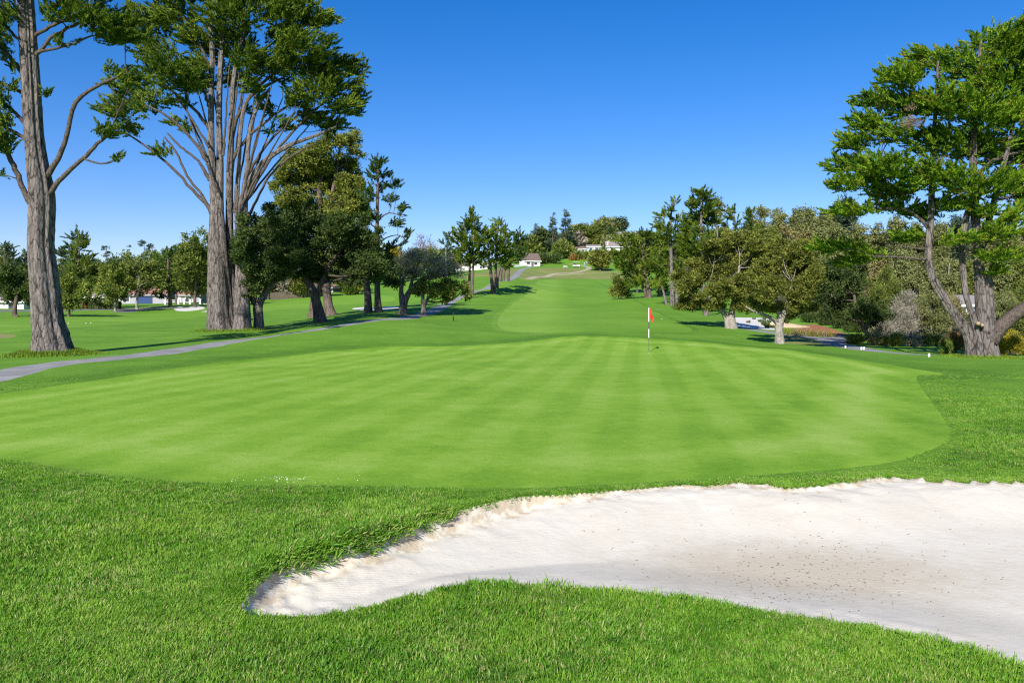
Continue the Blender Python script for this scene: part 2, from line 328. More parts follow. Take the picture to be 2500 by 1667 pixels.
idx = np.arange(NA * NR).reshape(NR, NA)
a_ = idx[:-1]; b_ = idx[1:]
a2, b2 = np.roll(a_, -1, 1), np.roll(b_, -1, 1)
TRI = np.concatenate([np.stack([a_.ravel(), b2.ravel(), b_.ravel()], 1), np.stack([a_.ravel(), a2.ravel(), b2.ravel()], 1)])[:, ::-1]
fan = np.stack([np.full(NA, len(VV)), idx[0], np.roll(idx[0], -1)], 1)
VV = np.vstack([VV, [0, 0, ground_z(0.01, 0.0)]]); ATT = np.vstack([ATT, ATT[:1]])
TRI = np.vstack([TRI, fan[:, ::-1]])
fn = np.cross(VV[TRI[:, 1]] - VV[TRI[:, 0]], VV[TRI[:, 2]] - VV[TRI[:, 0]])
if fn[:, 2].mean() < 0: TRI = TRI[:, ::-1]; fn = -fn
VN = np.zeros_like(VV)
for k in range(3): np.add.at(VN, TRI[:, k], fn)
VN /= np.linalg.norm(VN, axis=1, keepdims=True) + 1e-12
def clip(tri, name):
    """cut triangles along a zone's edge: (inside, outside)"""
    global VV, ATT, VN
    s = ATT[:, names.index(name)][tri]; ins = s > 0; c = ins.sum(1)
    inn, out = [tri[c == 3]], [tri[c == 0]]
    for cnt in (1, 2):
        t = tri[c == cnt]
        if not len(t): continue
        lone = ins[c == cnt] if cnt == 1 else ~ins[c == cnt]
        r = lone.argmax(1); k = np.arange(len(t))
        v0, v1, v2 = t[k, r], t[k, (r + 1) % 3], t[k, (r + 2) % 3]
        e = np.concatenate([np.stack([np.minimum(v0, q), np.maximum(v0, q)], 1) for q in (v1, v2)])
        ue, inv = np.unique(e, axis=0, return_inverse=True); inv = inv.ravel()
        sa, sb = ATT[ue[:, 0], names.index(name)], ATT[ue[:, 1], names.index(name)]
        w_ = (sa / (sa - sb))[:, None]
        base = len(VV)
        VV = np.vstack([VV, VV[ue[:, 0]] * (1 - w_) + VV[ue[:, 1]] * w_])
        ATT = np.vstack([ATT, ATT[ue[:, 0]] * (1 - w_) + ATT[ue[:, 1]] * w_])
        VN = np.vstack([VN, VN[ue[:, 0]] * (1 - w_) + VN[ue[:, 1]] * w_])
        A1, B1 = base + inv[:len(t)], base + inv[len(t):]
        lt = np.stack([v0, A1, B1], 1); qt = np.concatenate([np.stack([A1, v1, v2], 1), np.stack([A1, v2, B1], 1)])
        (inn if cnt == 1 else out).append(lt); (out if cnt == 1 else inn).append(qt)
    return np.vstack(inn), np.vstack(out)
def mesh_np(name, v, f, mat=None, smooth_=True):
    """mesh from numpy arrays; f is (n,3) or (n,4)"""
    me = bpy.data.meshes.new(name); v = np.ascontiguousarray(v, np.float32); f = np.ascontiguousarray(f, np.int32)
    k = f.shape[1]
    me.vertices.add(len(v)); me.vertices.foreach_set('co', v.ravel())
    me.loops.add(f.size); me.loops.foreach_set('vertex_index', f.ravel())
    me.polygons.add(len(f)); me.polygons.foreach_set('loop_start', np.arange(0, f.size, k, dtype=np.int32))
    me.polygons.foreach_set('use_smooth', np.full(len(f), smooth_))
    me.update(calc_edges=True)
    if mat: me.materials.append(mat)
    return me
def fattr(me, name, vals):
    a = me.attributes.new(name, 'FLOAT', 'POINT'); a.data.foreach_set('value', np.ascontiguousarray(vals, np.float32))
def vattr(me, name, vals):
    a = me.attributes.new(name, 'FLOAT_VECTOR', 'POINT'); a.data.foreach_set('vector', np.ascontiguousarray(vals, np.float32).ravel())
def land(name, tri, mat, label, cat, kind='structure'):
    u, inv = np.unique(tri, return_inverse=True)
    me = mesh_np(name, VV[u], inv.reshape(tri.shape), mat)
    for n in ('shade', 'bunker', 'green'): fattr(me, n, ATT[u, names.index(n)])
    me.normals_split_custom_set_from_vertices(VN[u].tolist())
    o = bpy.data.objects.new(name, me); COL.objects.link(o)
    return tag(o, label, cat, None, kind)

# sand of the near bunker: raked lines, damp litter-strewn patch, lumpy face under the lip
def sand_mat():
    m, n, b = new_mat('bunker_sand', 0.95, 0.05)
    p = pos(n)
    f1 = noise(n, p, 1.1, 6, 0.65); f2 = noise(n, p, 60, 3, 0.7); f3 = noise(n, p, 7, 5, 0.7)
    c = ramp(n, mth(n, 'ADD', mth(n, 'MULTIPLY', f1, 0.6), mth(n, 'MULTIPLY', f3, 0.4)), [(0.35, (0.60, 0.54, 0.43)), (0.6, (0.67, 0.62, 0.515))])
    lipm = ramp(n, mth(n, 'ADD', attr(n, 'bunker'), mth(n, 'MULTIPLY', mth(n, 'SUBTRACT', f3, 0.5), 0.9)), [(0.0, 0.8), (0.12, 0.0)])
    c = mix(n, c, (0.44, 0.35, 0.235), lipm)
    # tan litter patch near the middle
    vm = n.nodes.new('ShaderNodeVectorMath'); vm.operation = 'SUBTRACT'
    dc = (EYE + 0.15) * F / (1385 - HY); ctr = ((1960 - CX) / F * dc, dc); vm.inputs[1].default_value = (ctr[0], ctr[1], 0); n.links.new(p, vm.inputs[0])
    mp = n.nodes.new('ShaderNodeMapping'); mp.inputs['Rotation'].default_value = (0, 0, math.radians(20)); mp.inputs['Scale'].default_value = (0.62, 1.05, 0.0); n.links.new(vm.outputs[0], mp.inputs[0])
    ln = n.nodes.new('ShaderNodeVectorMath'); ln.operation = 'LENGTH'; n.links.new(mp.outputs[0], ln.inputs[0])
    pm = ramp(n, mth(n, 'ADD', ln.outputs['Value'], mth(n, 'MULTIPLY', mth(n, 'SUBTRACT', f3, 0.5), 0.7)), [(0.35, 1.0), (1.0, 0.0)])
    c = mix(n, c, (0.50, 0.43, 0.31), mth(n, 'MULTIPLY', pm, 0.8))
    # specks of leaf litter, thick in the patch
    vo = n.nodes.new('ShaderNodeTexVoronoi'); vo.inputs['Scale'].default_value = 13; n.links.new(pos(n, (1, 0.6, 1), 0.4), vo.inputs['Vector'])
    lim = mth(n, 'MULTIPLY', mth(n, 'ADD', mth(n, 'MULTIPLY', pm, 0.22), 0.02), noise(n, p, 13, 3))
    sp = mth(n, 'LESS_THAN', vo.outputs['Distance'], lim)
    c = mix(n, c, (0.20, 0.15, 0.09), mth(n, 'MULTIPLY', sp, 0.8))
    # rake lines
    wv = n.nodes.new('ShaderNodeTexWave'); wv.inputs['Scale'].default_value = 9.5; wv.inputs['Distortion'].default_value = 4.5; wv.inputs['Detail'].default_value = 3
    wv.bands_direction = 'Y'; n.links.new(pos(n, (1, 1, 1), math.radians(-6)), wv.inputs['Vector'])
    n.links.new(c, b.inputs['Base Color'])
    rk = mth(n, 'MULTIPLY', wv.outputs['Fac'], ramp(n, noise(n, p, 0.7, 3), [(0.50, 0.0), (0.64, 0.16)]))
    h = mth(n, 'ADD', mth(n, 'ADD', mth(n, 'MULTIPLY', f2, 0.35), mth(n, 'MULTIPLY', noise(n, p, 22, 4, 0.7), 0.7)), rk)
    bump(n, b, h, 0.30, 0.025)
    return m
M['sand'] = sand_mat()
rest = TRI
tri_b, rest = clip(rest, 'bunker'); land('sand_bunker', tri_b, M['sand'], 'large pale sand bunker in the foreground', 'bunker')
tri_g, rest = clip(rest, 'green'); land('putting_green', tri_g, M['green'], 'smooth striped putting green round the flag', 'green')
for nm, name, mat, label, cat in (('bL', 'sand_bunker', 'whitesand', 'small white bunker by the white posts', 'bunker'), ('bL2', 'sand_bunker', 'whitesand', 'sliver of bunker beside the clustered cypress trunks', 'bunker'),
                                  ('bM', 'sand_bunker', 'whitesand', 'small white bunker behind the twin dark trunks', 'bunker'), ('sandR', 'sand_bank', 'whitesand', 'white sand bank behind the oaks at right', 'sand'),
                                  ('path', 'cart_path', 'path', 'grey cart path winding past the left trees', 'path'), ('path2', 'cart_path', 'path', 'grey path beyond the oaks at right', 'path'),
                                  ('tan', 'footpath', 'tanpath', 'tan track crossing the dry slope', 'path'), ('road', 'road', 'road', 'asphalt road along the far left trees', 'road'),
                                  ('mulch', 'mulch_bed', 'mulch', 'red brown mulch bed beside the right path', 'ground'),
                                  ('dry', 'dry_slope', 'dry', 'dry tan grass slope below the tee', 'ground'), ('dry2', 'dry_slope', 'dry', 'dry tan grass below the white wall', 'ground'), ('dry3', 'dry_slope', 'dry', 'patchy dry grass right of the oak', 'ground'),
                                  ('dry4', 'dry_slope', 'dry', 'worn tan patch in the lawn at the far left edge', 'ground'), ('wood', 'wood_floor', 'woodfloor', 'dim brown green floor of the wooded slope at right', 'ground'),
                                  ('fair', 'fairway', 'fairway', 'mown fairway climbing the hill', 'fairway'), ('fairL', 'fairway', 'fairway', 'mown fairway beyond the left trees', 'fairway')):
    t_in, rest = clip(rest, nm)
    if len(t_in): land(name, t_in, M[mat], label, cat)
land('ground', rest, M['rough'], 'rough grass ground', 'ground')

# ------------------------------------------------------------------ blades of grass near the camera
def blade_mat():
    m = bpy.data.materials.new('grass_blade'); m.use_nodes = True; n = m.node_tree; n.nodes.clear()
    t = attr(n, 'tone'); p = pos(n)
    f = mth(n, 'ADD', mth(n, 'ADD', mth(n, 'MULTIPLY', t, 0.30), 0.06), mth(n, 'ADD', mth(n, 'MULTIPLY', noise(n, p, 0.55, 4, 0.6), 0.75), mth(n, 'MULTIPLY', mth(n, 'SUBTRACT', noise(n, p, 5.0, 3, 0.6), 0.5), 0.5)))
    c = ramp(n, f, [(0.30, (0.036, 0.120, 0.012)), (0.52, (0.120, 0.285, 0.019)), (0.80, (0.30, 0.45, 0.06))])
    dr = ramp(n, mth(n, 'ADD', mth(n, 'MULTIPLY', noise(n, p, 1.6, 5, 0.7), 0.75), mth(n, 'MULTIPLY', t, 0.35)), [(0.62, 0.0), (0.76, 0.8)])
    c = mix(n, c, (0.42, 0.42, 0.15), dr)
    c = mix(n, c, (0.46, 0.41, 0.20), mth(n, 'MULTIPLY', mth(n, 'GREATER_THAN', t, 0.965), 0.7))
    b = n.nodes.new('ShaderNodeBsdfPrincipled'); b.inputs['Roughness'].default_value = 0.5; b.inputs['Specular IOR Level'].default_value = 0.2
    n.links.new(c, b.inputs['Base Color'])
    tr = n.nodes.new('ShaderNodeBsdfTranslucent'); n.links.new(mix(n, c, (1.1, 1.3, 0.5), 1.0, 'MULTIPLY'), tr.inputs[0])
    ms = n.nodes.new('ShaderNodeMixShader'); ms.inputs[0].default_value = 0.3; o = n.nodes.new('ShaderNodeOutputMaterial')
    n.links.new(b.outputs[0], ms.inputs[1]); n.links.new(tr.outputs[0], ms.inputs[2]); n.links.new(ms.outputs[0], o.inputs[0])
    return m
M['blade'] = blade_mat()
tufts = bpy.data.collections.new('grass_tufts')
for k in range(4):
    rs = np.random.default_rng(50 + k); V_, F_, T_ = [], [], []
    for i in range(44):
        a, r = rs.uniform(0, 6.28), 0.065 * math.sqrt(rs.random()); bx_, by_ = r * math.cos(a), r * math.sin(a)
        h = rs.uniform(0.017, 0.038) * (1.45 if rs.random() < 0.08 else 1); wd = rs.uniform(0.0020, 0.0034)
        la = a + rs.normal(0, 1.2); ln_ = rs.uniform(0.1, 0.9) * h
        dx, dy = math.cos(la), math.sin(la); sx, sy = -dy * wd, dx * wd; n0 = len(V_)
        for (q, lf, wf) in ((0, 0, 1), (0.55, 0.35, 0.9)):
            V_ += [(bx_ + dx * ln_ * lf - sx * wf, by_ + dy * ln_ * lf - sy * wf, h * q), (bx_ + dx * ln_ * lf + sx * wf, by_ + dy * ln_ * lf + sy * wf, h * q)]
        V_.append((bx_ + dx * ln_, by_ + dy * ln_, h * rs.uniform(0.8, 1)))
        F_ += [(n0, n0 + 1, n0 + 3), (n0, n0 + 3, n0 + 2), (n0 + 2, n0 + 3, n0 + 4)]; T_ += [rs.random()] * 5
    me = mesh_np('grass_tuft', np.array(V_), np.array(F_), M['blade']); fattr(me, 'tone', T_)
    tufts.objects.link(bpy.data.objects.new('grass_tuft', me))
def grass_field():
    cen = VV[rest].mean(1); d = np.hypot(cen[:, 0], cen[:, 1]); th = np.degrees(np.arctan2(cen[:, 0], cen[:, 1]))
    t = rest[(d > 2.9) & (d < 34) & (np.abs(th) < 35.8)]
    u, inv = np.unique(t, return_inverse=True); v = VV[u]; me = mesh_np('grass', v, inv.reshape(t.shape))
    dist = np.hypot(v[:, 0], v[:, 1]); sb = ATT[u, names.index('bunker')]; sg = ATT[u, names.index('green')]
    near = np.exp(-(np.minimum(sb, 0) / 0.30) ** 2)
    dens = 760 * np.minimum(1, (6.0 / dist)) ** 1.6 * (1 + 0.9 * near); dens *= sstep(dist, 32, 13)
    fair_ = np.where((sg > -1.6) & (v[:, 1] > 6) & (v[:, 0] > -0.5) & (dist < 11), 0.55, 1.0)
    size = (0.8 + 0.25 * np.sqrt(dist / 6)) * (0.80 + 0.32 * near * sstep(v[:, 1], 5.0, 5.6) - 0.15 * near * sstep(v[:, 1], 5.6, 5.0)) * (1 + 0.5 * vnoise(v[:, 0], v[:, 1], 0.9, 21)) * fair_
    size *= (0.55 + 0.45 * sstep(sg, -0.02, -0.35)) * (0.6 + 0.4 * sstep(dist, 30, 12))
    eps = 0.03
    gx = sdf_poly(v[:, 0] + eps, v[:, 1], poly_bunker, 1.0) - sdf_poly(v[:, 0] - eps, v[:, 1], poly_bunker, 1.0)
    gy = sdf_poly(v[:, 0], v[:, 1] + eps, poly_bunker, 1.0) - sdf_poly(v[:, 0], v[:, 1] - eps, poly_bunker, 1.0)
    up = VN[u] + np.stack([gx, gy, 0 * gx], 1) / (2 * eps) * (0.55 * near)[:, None]
    up += np.stack([vnoise(v[:, 0], v[:, 1], 1.7, 31), vnoise(v[:, 0], v[:, 1], 1.7, 32), 0 * gx], 1) * 0.5
    fattr(me, 'dens', dens); fattr(me, 'size', size); vattr(me, 'up', up)
    o = bpy.data.objects.new('grass', me); COL.objects.link(o); tag(o, 'rough grass blades round the foreground bunker and green', 'grass', None, 'stuff')
    ng = bpy.data.node_groups.new('grass_nodes', 'GeometryNodeTree')
    ng.interface.new_socket('Geometry', in_out='INPUT', socket_type='NodeSocketGeometry'); ng.interface.new_socket('Geometry', in_out='OUTPUT', socket_type='NodeSocketGeometry')
    N = ng.nodes.new; L = ng.links.new
    gi, go = N('NodeGroupInput'), N('NodeGroupOutput')
    def na(name, ty):
        q = N('GeometryNodeInputNamedAttribute'); q.data_type = ty; q.inputs['Name'].default_value = name
        return [s for s in q.outputs if s.enabled and s.name == 'Attribute'][0]
    dp = N('GeometryNodeDistributePointsOnFaces'); L(gi.outputs[0], dp.inputs['Mesh']); L(na('dens', 'FLOAT'), dp.inputs['Density'])
    ci = N('GeometryNodeCollectionInfo'); ci.inputs['Collection'].default_value = tufts; ci.inputs['Separate Children'].default_value = True; ci.inputs['Reset Children'].default_value = True
    ip = N('GeometryNodeInstanceOnPoints'); ip.inputs['Pick Instance'].default_value = True
    al = N('FunctionNodeAlignRotationToVector'); al.axis = 'Z'; L(na('up', 'FLOAT_VECTOR'), al.inputs['Vector'])
    rv = N('FunctionNodeRandomValue'); rv.data_type = 'FLOAT_VECTOR'; rv.inputs[0].default_value = (-0.25, -0.25, 0); rv.inputs[1].default_value = (0.25, 0.25, 6.283)
    er = N('FunctionNodeEulerToRotation'); L(rv.outputs[0], er.inputs[0])
    rr = N('FunctionNodeRotateRotation'); rr.rotation_space = 'LOCAL'; L(al.outputs[0], rr.inputs[0]); L(er.outputs[0], rr.inputs[1])
    rf = N('FunctionNodeRandomValue'); rf.data_type = 'FLOAT'; rf.inputs[2].default_value = 0.7; rf.inputs[3].default_value = 1.3
    mm = N('ShaderNodeMath'); mm.operation = 'MULTIPLY'; L(na('size', 'FLOAT'), mm.inputs[0]); L(rf.outputs[1], mm.inputs[1])
    L(dp.outputs['Points'], ip.inputs['Points']); L(ci.outputs[0], ip.inputs['Instance']); L(rr.outputs[0], ip.inputs['Rotation']); L(mm.outputs[0], ip.inputs['Scale'])
    L(ip.outputs[0], go.inputs[0])
    md = o.modifiers.new('grass', 'NODES'); md.node_group = ng
grass_field()

# ------------------------------------------------------------------ mesh building blocks
class MB:
    def __init__(s): s.v, s.f = [], []
    def n(s): return sum(len(a) for a in s.v)
    def add(s, v, f):
        b = s.n(); s.v.append(np.asarray(v, float)); f = np.asarray(f, int)
        if f.shape[1] == 3: f = np.hstack([f, f[:, 2:]])
        s.f.append(f + b)
    def box(s, c, size, rz=0.0, taper=0.0):
        x, y, z = (q / 2 for q in size); k = 1 - taper
        v = np.array([(-x, -y, -z), (x, -y, -z), (x, y, -z), (-x, y, -z), (-x * k, -y * k, z), (x * k, -y * k, z), (x * k, y * k, z), (-x * k, y * k, z)])
        co, si = math.cos(rz), math.sin(rz); v = np.stack([v[:, 0] * co - v[:, 1] * si, v[:, 0] * si + v[:, 1] * co, v[:, 2]], 1) + np.array(c)
        s.add(v, [(0, 3, 2, 1), (4, 5, 6, 7), (0, 1, 5, 4), (1, 2, 6, 5), (2, 3, 7, 6), (3, 0, 4, 7)])
    def prism(s, poly, y0, y1):
        """x-z outline pushed from y0 to y1"""
        m = len(poly); v = [(x, y0, z) for x, z in poly] + [(x, y1, z) for x, z in poly]
        f = [(i, (i + 1) % m, m + (i + 1) % m, m + i) for i in range(m)]
        for k in range(1, m - 1): f += [(0, k + 1, k, k), (m, m + k, m + k + 1, m + k + 1)]
        s.add(v, f)
    def tube(s, pts, rad, sides=8, cap=True, flute=None):
        pts = np.asarray(pts, float); rad = np.asarray(rad, float); n = len(pts)
        tg = np.gradient(pts, axis=0); tg /= np.linalg.norm(tg, axis=1, keepdims=True) + 1e-9
        u = np.cross(tg, (0, 1, 0.0)); bad = np.linalg.norm(u, axis=1) < 0.2; u[bad] = np.cross(tg[bad], (1.0, 0, 0))
        u /= np.linalg.norm(u, axis=1, keepdims=True); w_ = np.cross(tg, u)
        th = np.linspace(0, 2 * math.pi, sides, endpoint=False)
        R = np.ones((n, sides)) if flute is None else flute(n, th)
        v = pts[:, None] + (u[:, None] * np.cos(th)[None, :, None] + w_[:, None] * np.sin(th)[None, :, None]) * (rad[:, None] * R)[..., None]
        i = np.arange(n * sides).reshape(n, sides); a, b = i[:-1], i[1:]
        f = np.stack([a, np.roll(a, -1, 1), np.roll(b, -1, 1), b], -1).reshape(-1, 4)
        v = v.reshape(-1, 3)
        if cap:
            v = np.vstack([v, pts[-1] + tg[-1] * rad[-1] * 0.2]); t = len(v) - 1
            f = np.vstack([f, [(i[-1, k], i[-1, (k + 1) % sides], t, t) for k in range(sides)]])
        s.add(v, f)
    def build(s, name, mat, parent=None, off=None, smooth_=True):
        v = np.vstack(s.v); f = np.vstack(s.f)
        if off is not None: v = v - np.asarray(off)
        tri = f[f[:, 2] == f[:, 3]][:, :3]; quad = f[f[:, 2] != f[:, 3]]
        faces = np.vstack([tri, quad[:, [0, 1, 2]], quad[:, [0, 2, 3]]]) if (len(tri) or not len(quad)) else quad
        me = mesh_np(name, v, faces, mat, smooth_); o = bpy.data.objects.new(name, me); COL.objects.link(o)
        if parent: o.parent = parent
        return o
def spline(pts, n):
    pts = np.asarray(pts, float)
    s = np.concatenate([[0], np.cumsum(np.linalg.norm(np.diff(pts[:, :3], axis=0), axis=1))]); t = np.linspace(0, s[-1], n)
    q = smooth(pts, 8, False); sq = np.concatenate([[0], np.cumsum(np.linalg.norm(np.diff(q[:, :3], axis=0), axis=1))])
    return np.stack([np.interp(np.linspace(0, sq[-1], n), sq, q[:, k]) for k in range(q.shape[1])], 1)

# ------------------------------------------------------------------ trees
M['bark_grey'] = barkmat('bark_grey', (0.024, 0.020, 0.018), (0.215, 0.185, 0.168), 1.0, 1.0, 0.22)
M['bark_brown'] = barkmat('bark_brown', (0.034, 0.026, 0.022), (0.17, 0.13, 0.105), 1.0, 0.8)
M['bark_limb'] = barkmat('bark_limb', (0.024, 0.020, 0.018), (0.130, 0.105, 0.086), 2.0, 0.5, 0.4)
M['bark_pale'] = barkmat('bark_pale', (0.11, 0.095, 0.08), (0.36, 0.33, 0.28), 2.0, 0.3, 0.4)
M['bark_cut'] = flat('cut_wood', (0.34, 0.25, 0.15), 0.9, 0.1, 0.15)
LM = {}
def lm(key, dark, light, trans=0.22, dry=None): LM[key] = leafmat('leaf_' + key, dark, light, trans, dry)
lm('cypress', (0.024, 0.068, 0.015), (0.226, 0.287, 0.034), 0.28)
lm('cypress_bright', (0.027, 0.090, 0.010), (0.256, 0.384, 0.027), 0.28, (0.24, 0.22, 0.04))
lm('cypress_dark', (0.024, 0.063, 0.020), (0.122, 0.177, 0.037), 0.28)
lm('olive', (0.080, 0.105, 0.024), (0.320, 0.335, 0.070), 0.3)
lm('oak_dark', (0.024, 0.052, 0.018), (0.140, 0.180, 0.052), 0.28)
lm('oak', (0.062, 0.098, 0.022), (0.30, 0.33, 0.078), 0.32)
lm('oak_brown', (0.055, 0.076, 0.017), (0.30, 0.31, 0.066), 0.32)
lm('lichen', (0.130, 0.120, 0.085), (0.430, 0.390, 0.310), 0.1)
lm('conifer_blue', (0.034, 0.067, 0.044), (0.140, 0.189, 0.104), 0.28)
lm('euc', (0.115, 0.135, 0.050), (0.37, 0.38, 0.150), 0.32)
lm('euc_brown', (0.14, 0.125, 0.050), (0.40, 0.35, 0.150), 0.32)
lm('shrub', (0.049, 0.091, 0.015), (0.195, 0.244, 0.049), 0.28)
lm('yellow', (0.160, 0.140, 0.015), (0.420, 0.340, 0.040), 0.25)
lm('turf_tall', (0.075, 0.185, 0.016), (0.270, 0.330, 0.050), 0.3)
lm('rust', (0.140, 0.075, 0.025), (0.340, 0.190, 0.070), 0.2)
lm('purple', (0.100, 0.045, 0.050), (0.260, 0.140, 0.130), 0.15)
lm('dead', (0.160, 0.110, 0.070), (0.380, 0.290, 0.200), 0.1)
STYLE = {  # flatten, leaf length/width in pixels, up, pad radius in px, outward lean, leaves per pad
 'cypress': dict(fl=0.42, L=8.4, W=3.0, up=0.30, pr=12, out=1.0, npad=46, plume=True),
 'oak': dict(fl=0.75, L=5.2, W=3.9, up=0.1, pr=11, out=0.5, npad=26),
 'conifer': dict(fl=0.45, L=6.0, W=2.2, up=0.05, pr=8, out=1.0, npad=18),
 'euc': dict(fl=0.8, L=5.4, W=2.6, up=-0.3, pr=10, out=0.4, npad=20),
 'twig': dict(fl=0.8, L=6.5, W=1.0, up=0.2, pr=12, out=0.8, npad=18),
 'shrub': dict(fl=0.8, L=4.6, W=2.2, up=0.5, pr=10, out=0.6, npad=22),
}
def unit(v): return v / (np.linalg.norm(v, axis=-1, keepdims=True) + 1e-9)
def foliage(blobs, axis, style, s, rs, dens=1.0, size=1.0):
    """blobs: (x,y,z,rx,ry,rz,k); axis(x,y,z)->point the sprays point away from; s: metres per px. Returns verts, tris, tones, pad centres."""
    st = STYLE[style]; VV_, TT_, PC = [], [], []
    for (bx_, by_, bz, rx, ry, rz, k) in blobs:
        pr = st['pr'] * s * size
        n = max(3, int(dens * k * 3.4 * (rx * rz) / (pr * pr * 0.55)))
        u = unit(rs.normal(size=(n, 3))); r = rs.random(n) ** 0.42
        pc = u * r[:, None] * np.array([max(rx - pr * 0.6, rx * .3), max(ry - pr * 0.6, ry * .3), max(rz - pr * st['fl'], rz * .4)]) + (bx_, by_, bz)
        PC.append(pc)
        m = st['npad']; bc = np.array(axis(bx_, by_, bz))
        outd = unit((pc - bc) * (1, 1, 0.5) + unit(pc - np.array((bx_, by_, bz - rz * 0.5))) * (0.6 * np.linalg.norm(pc - bc, axis=1, keepdims=True)))
        ps = pr * rs.uniform(0.65, 1.35, (n, 1, 1))
        off = unit(rs.normal(size=(n, m, 3))) * (rs.random((n, m, 1)) ** 0.4) * ps * (1, 1, st['fl'])
        if st.get('plume'):
            pd = unit(outd + rs.normal(0, 0.38, (n, 3)) + (0, 0, 0.22)); t = rs.random((n, m, 1)) ** 0.8
            c = pc[:, None] + pd[:, None] * (t * 2.5 - 0.7) * ps + off * (0.78 * (1 - t) + 0.10); outd = pd
        else: c = pc[:, None] + off + outd[:, None] * (rs.random((n, m, 1)) * ps * 0.5)
        d = unit(outd[:, None] * st['out'] + unit(off + 1e-6) * 0.55 + rs.normal(size=(n, m, 3)) * 0.33 + np.array((0, 0, st['up'])))
        nr = unit(off) * 0.5 + np.array((0, 0, 0.3)) + outd[:, None] * 0.35 + rs.normal(size=(n, m, 3)) * 0.6
        sd = unit(np.cross(d, nr)); L_ = st['L'] * s * size * rs.uniform(0.6, 1.4, (n, m, 1)); W_ = st['W'] * s * size * rs.uniform(0.7, 1.3, (n, m, 1))
        q = np.stack([c - d * L_ * 0.4 + sd * W_ * 0.5, c - d * L_ * 0.4 - sd * W_ * 0.5, c + d * L_ * 0.6], 2)
        VV_.append(q.reshape(-1, 3))
        tone = np.clip(rs.normal(0.47, 0.25, (n, 1)) + rs.normal(0, 0.13, (n, m)), 0, 1); TT_.append(np.repeat(tone.ravel(), 3))
    v = np.vstack(VV_); f = np.arange(len(v)).reshape(-1, 3)
    return v, f, np.concatenate(TT_), PC
def fluter(seed, amp, lobes=(3, 5, 8, 13), rough=0.03, base=0.0):
    def fl(n, th):
        rs = np.random.default_rng(seed); t = np.linspace(0, 1, n)[:, None]; R = np.ones((n, len(th)))
        for k in lobes:
            R += amp * rs.uniform(0.6, 1.2) * (3.0 / (k + 1.5)) * np.cos(k * th[None] + rs.uniform(0, 6.28) + rs.uniform(-2, 2) * t + 0.5 * np.sin(t * rs.uniform(4, 12) + rs.uniform(0, 6)))
        R -= amp * 0.5 * np.abs(np.sin(7 * th[None] / 2 + rs.uniform(0, 6) + 1.2 * np.sin(5 * t))) ** 0.3 - amp * 0.35
        if len(th) >= 36:
            for g_ in range(11):
                c0 = rs.uniform(0, 6.28) + 0.35 * np.sin(t * rs.uniform(3, 9) + rs.uniform(0, 6)) + rs.uniform(-.6, .6) * t
                dth = np.angle(np.exp(1j * (th[None] - c0)))
                R -= amp * rs.uniform(0.5, 1.1) * np.exp(-(dth / rs.uniform(0.07, 0.13)) ** 2) * np.clip(0.55 + 0.7 * np.sin(t * rs.uniform(5, 16) + rs.uniform(0, 6)), 0, 1)
        R += base * np.exp(-t / 0.10) * (0.55 + 0.55 * np.cos(5 * th[None] + rs.uniform(0, 6)))
        R = R / np.percentile(R, 97, axis=1, keepdims=True) * (1 + 0.6 * base * np.exp(-t / 0.06))
        return R + rs.normal(0, rough, R.shape)
    return fl
NTREES = [0]
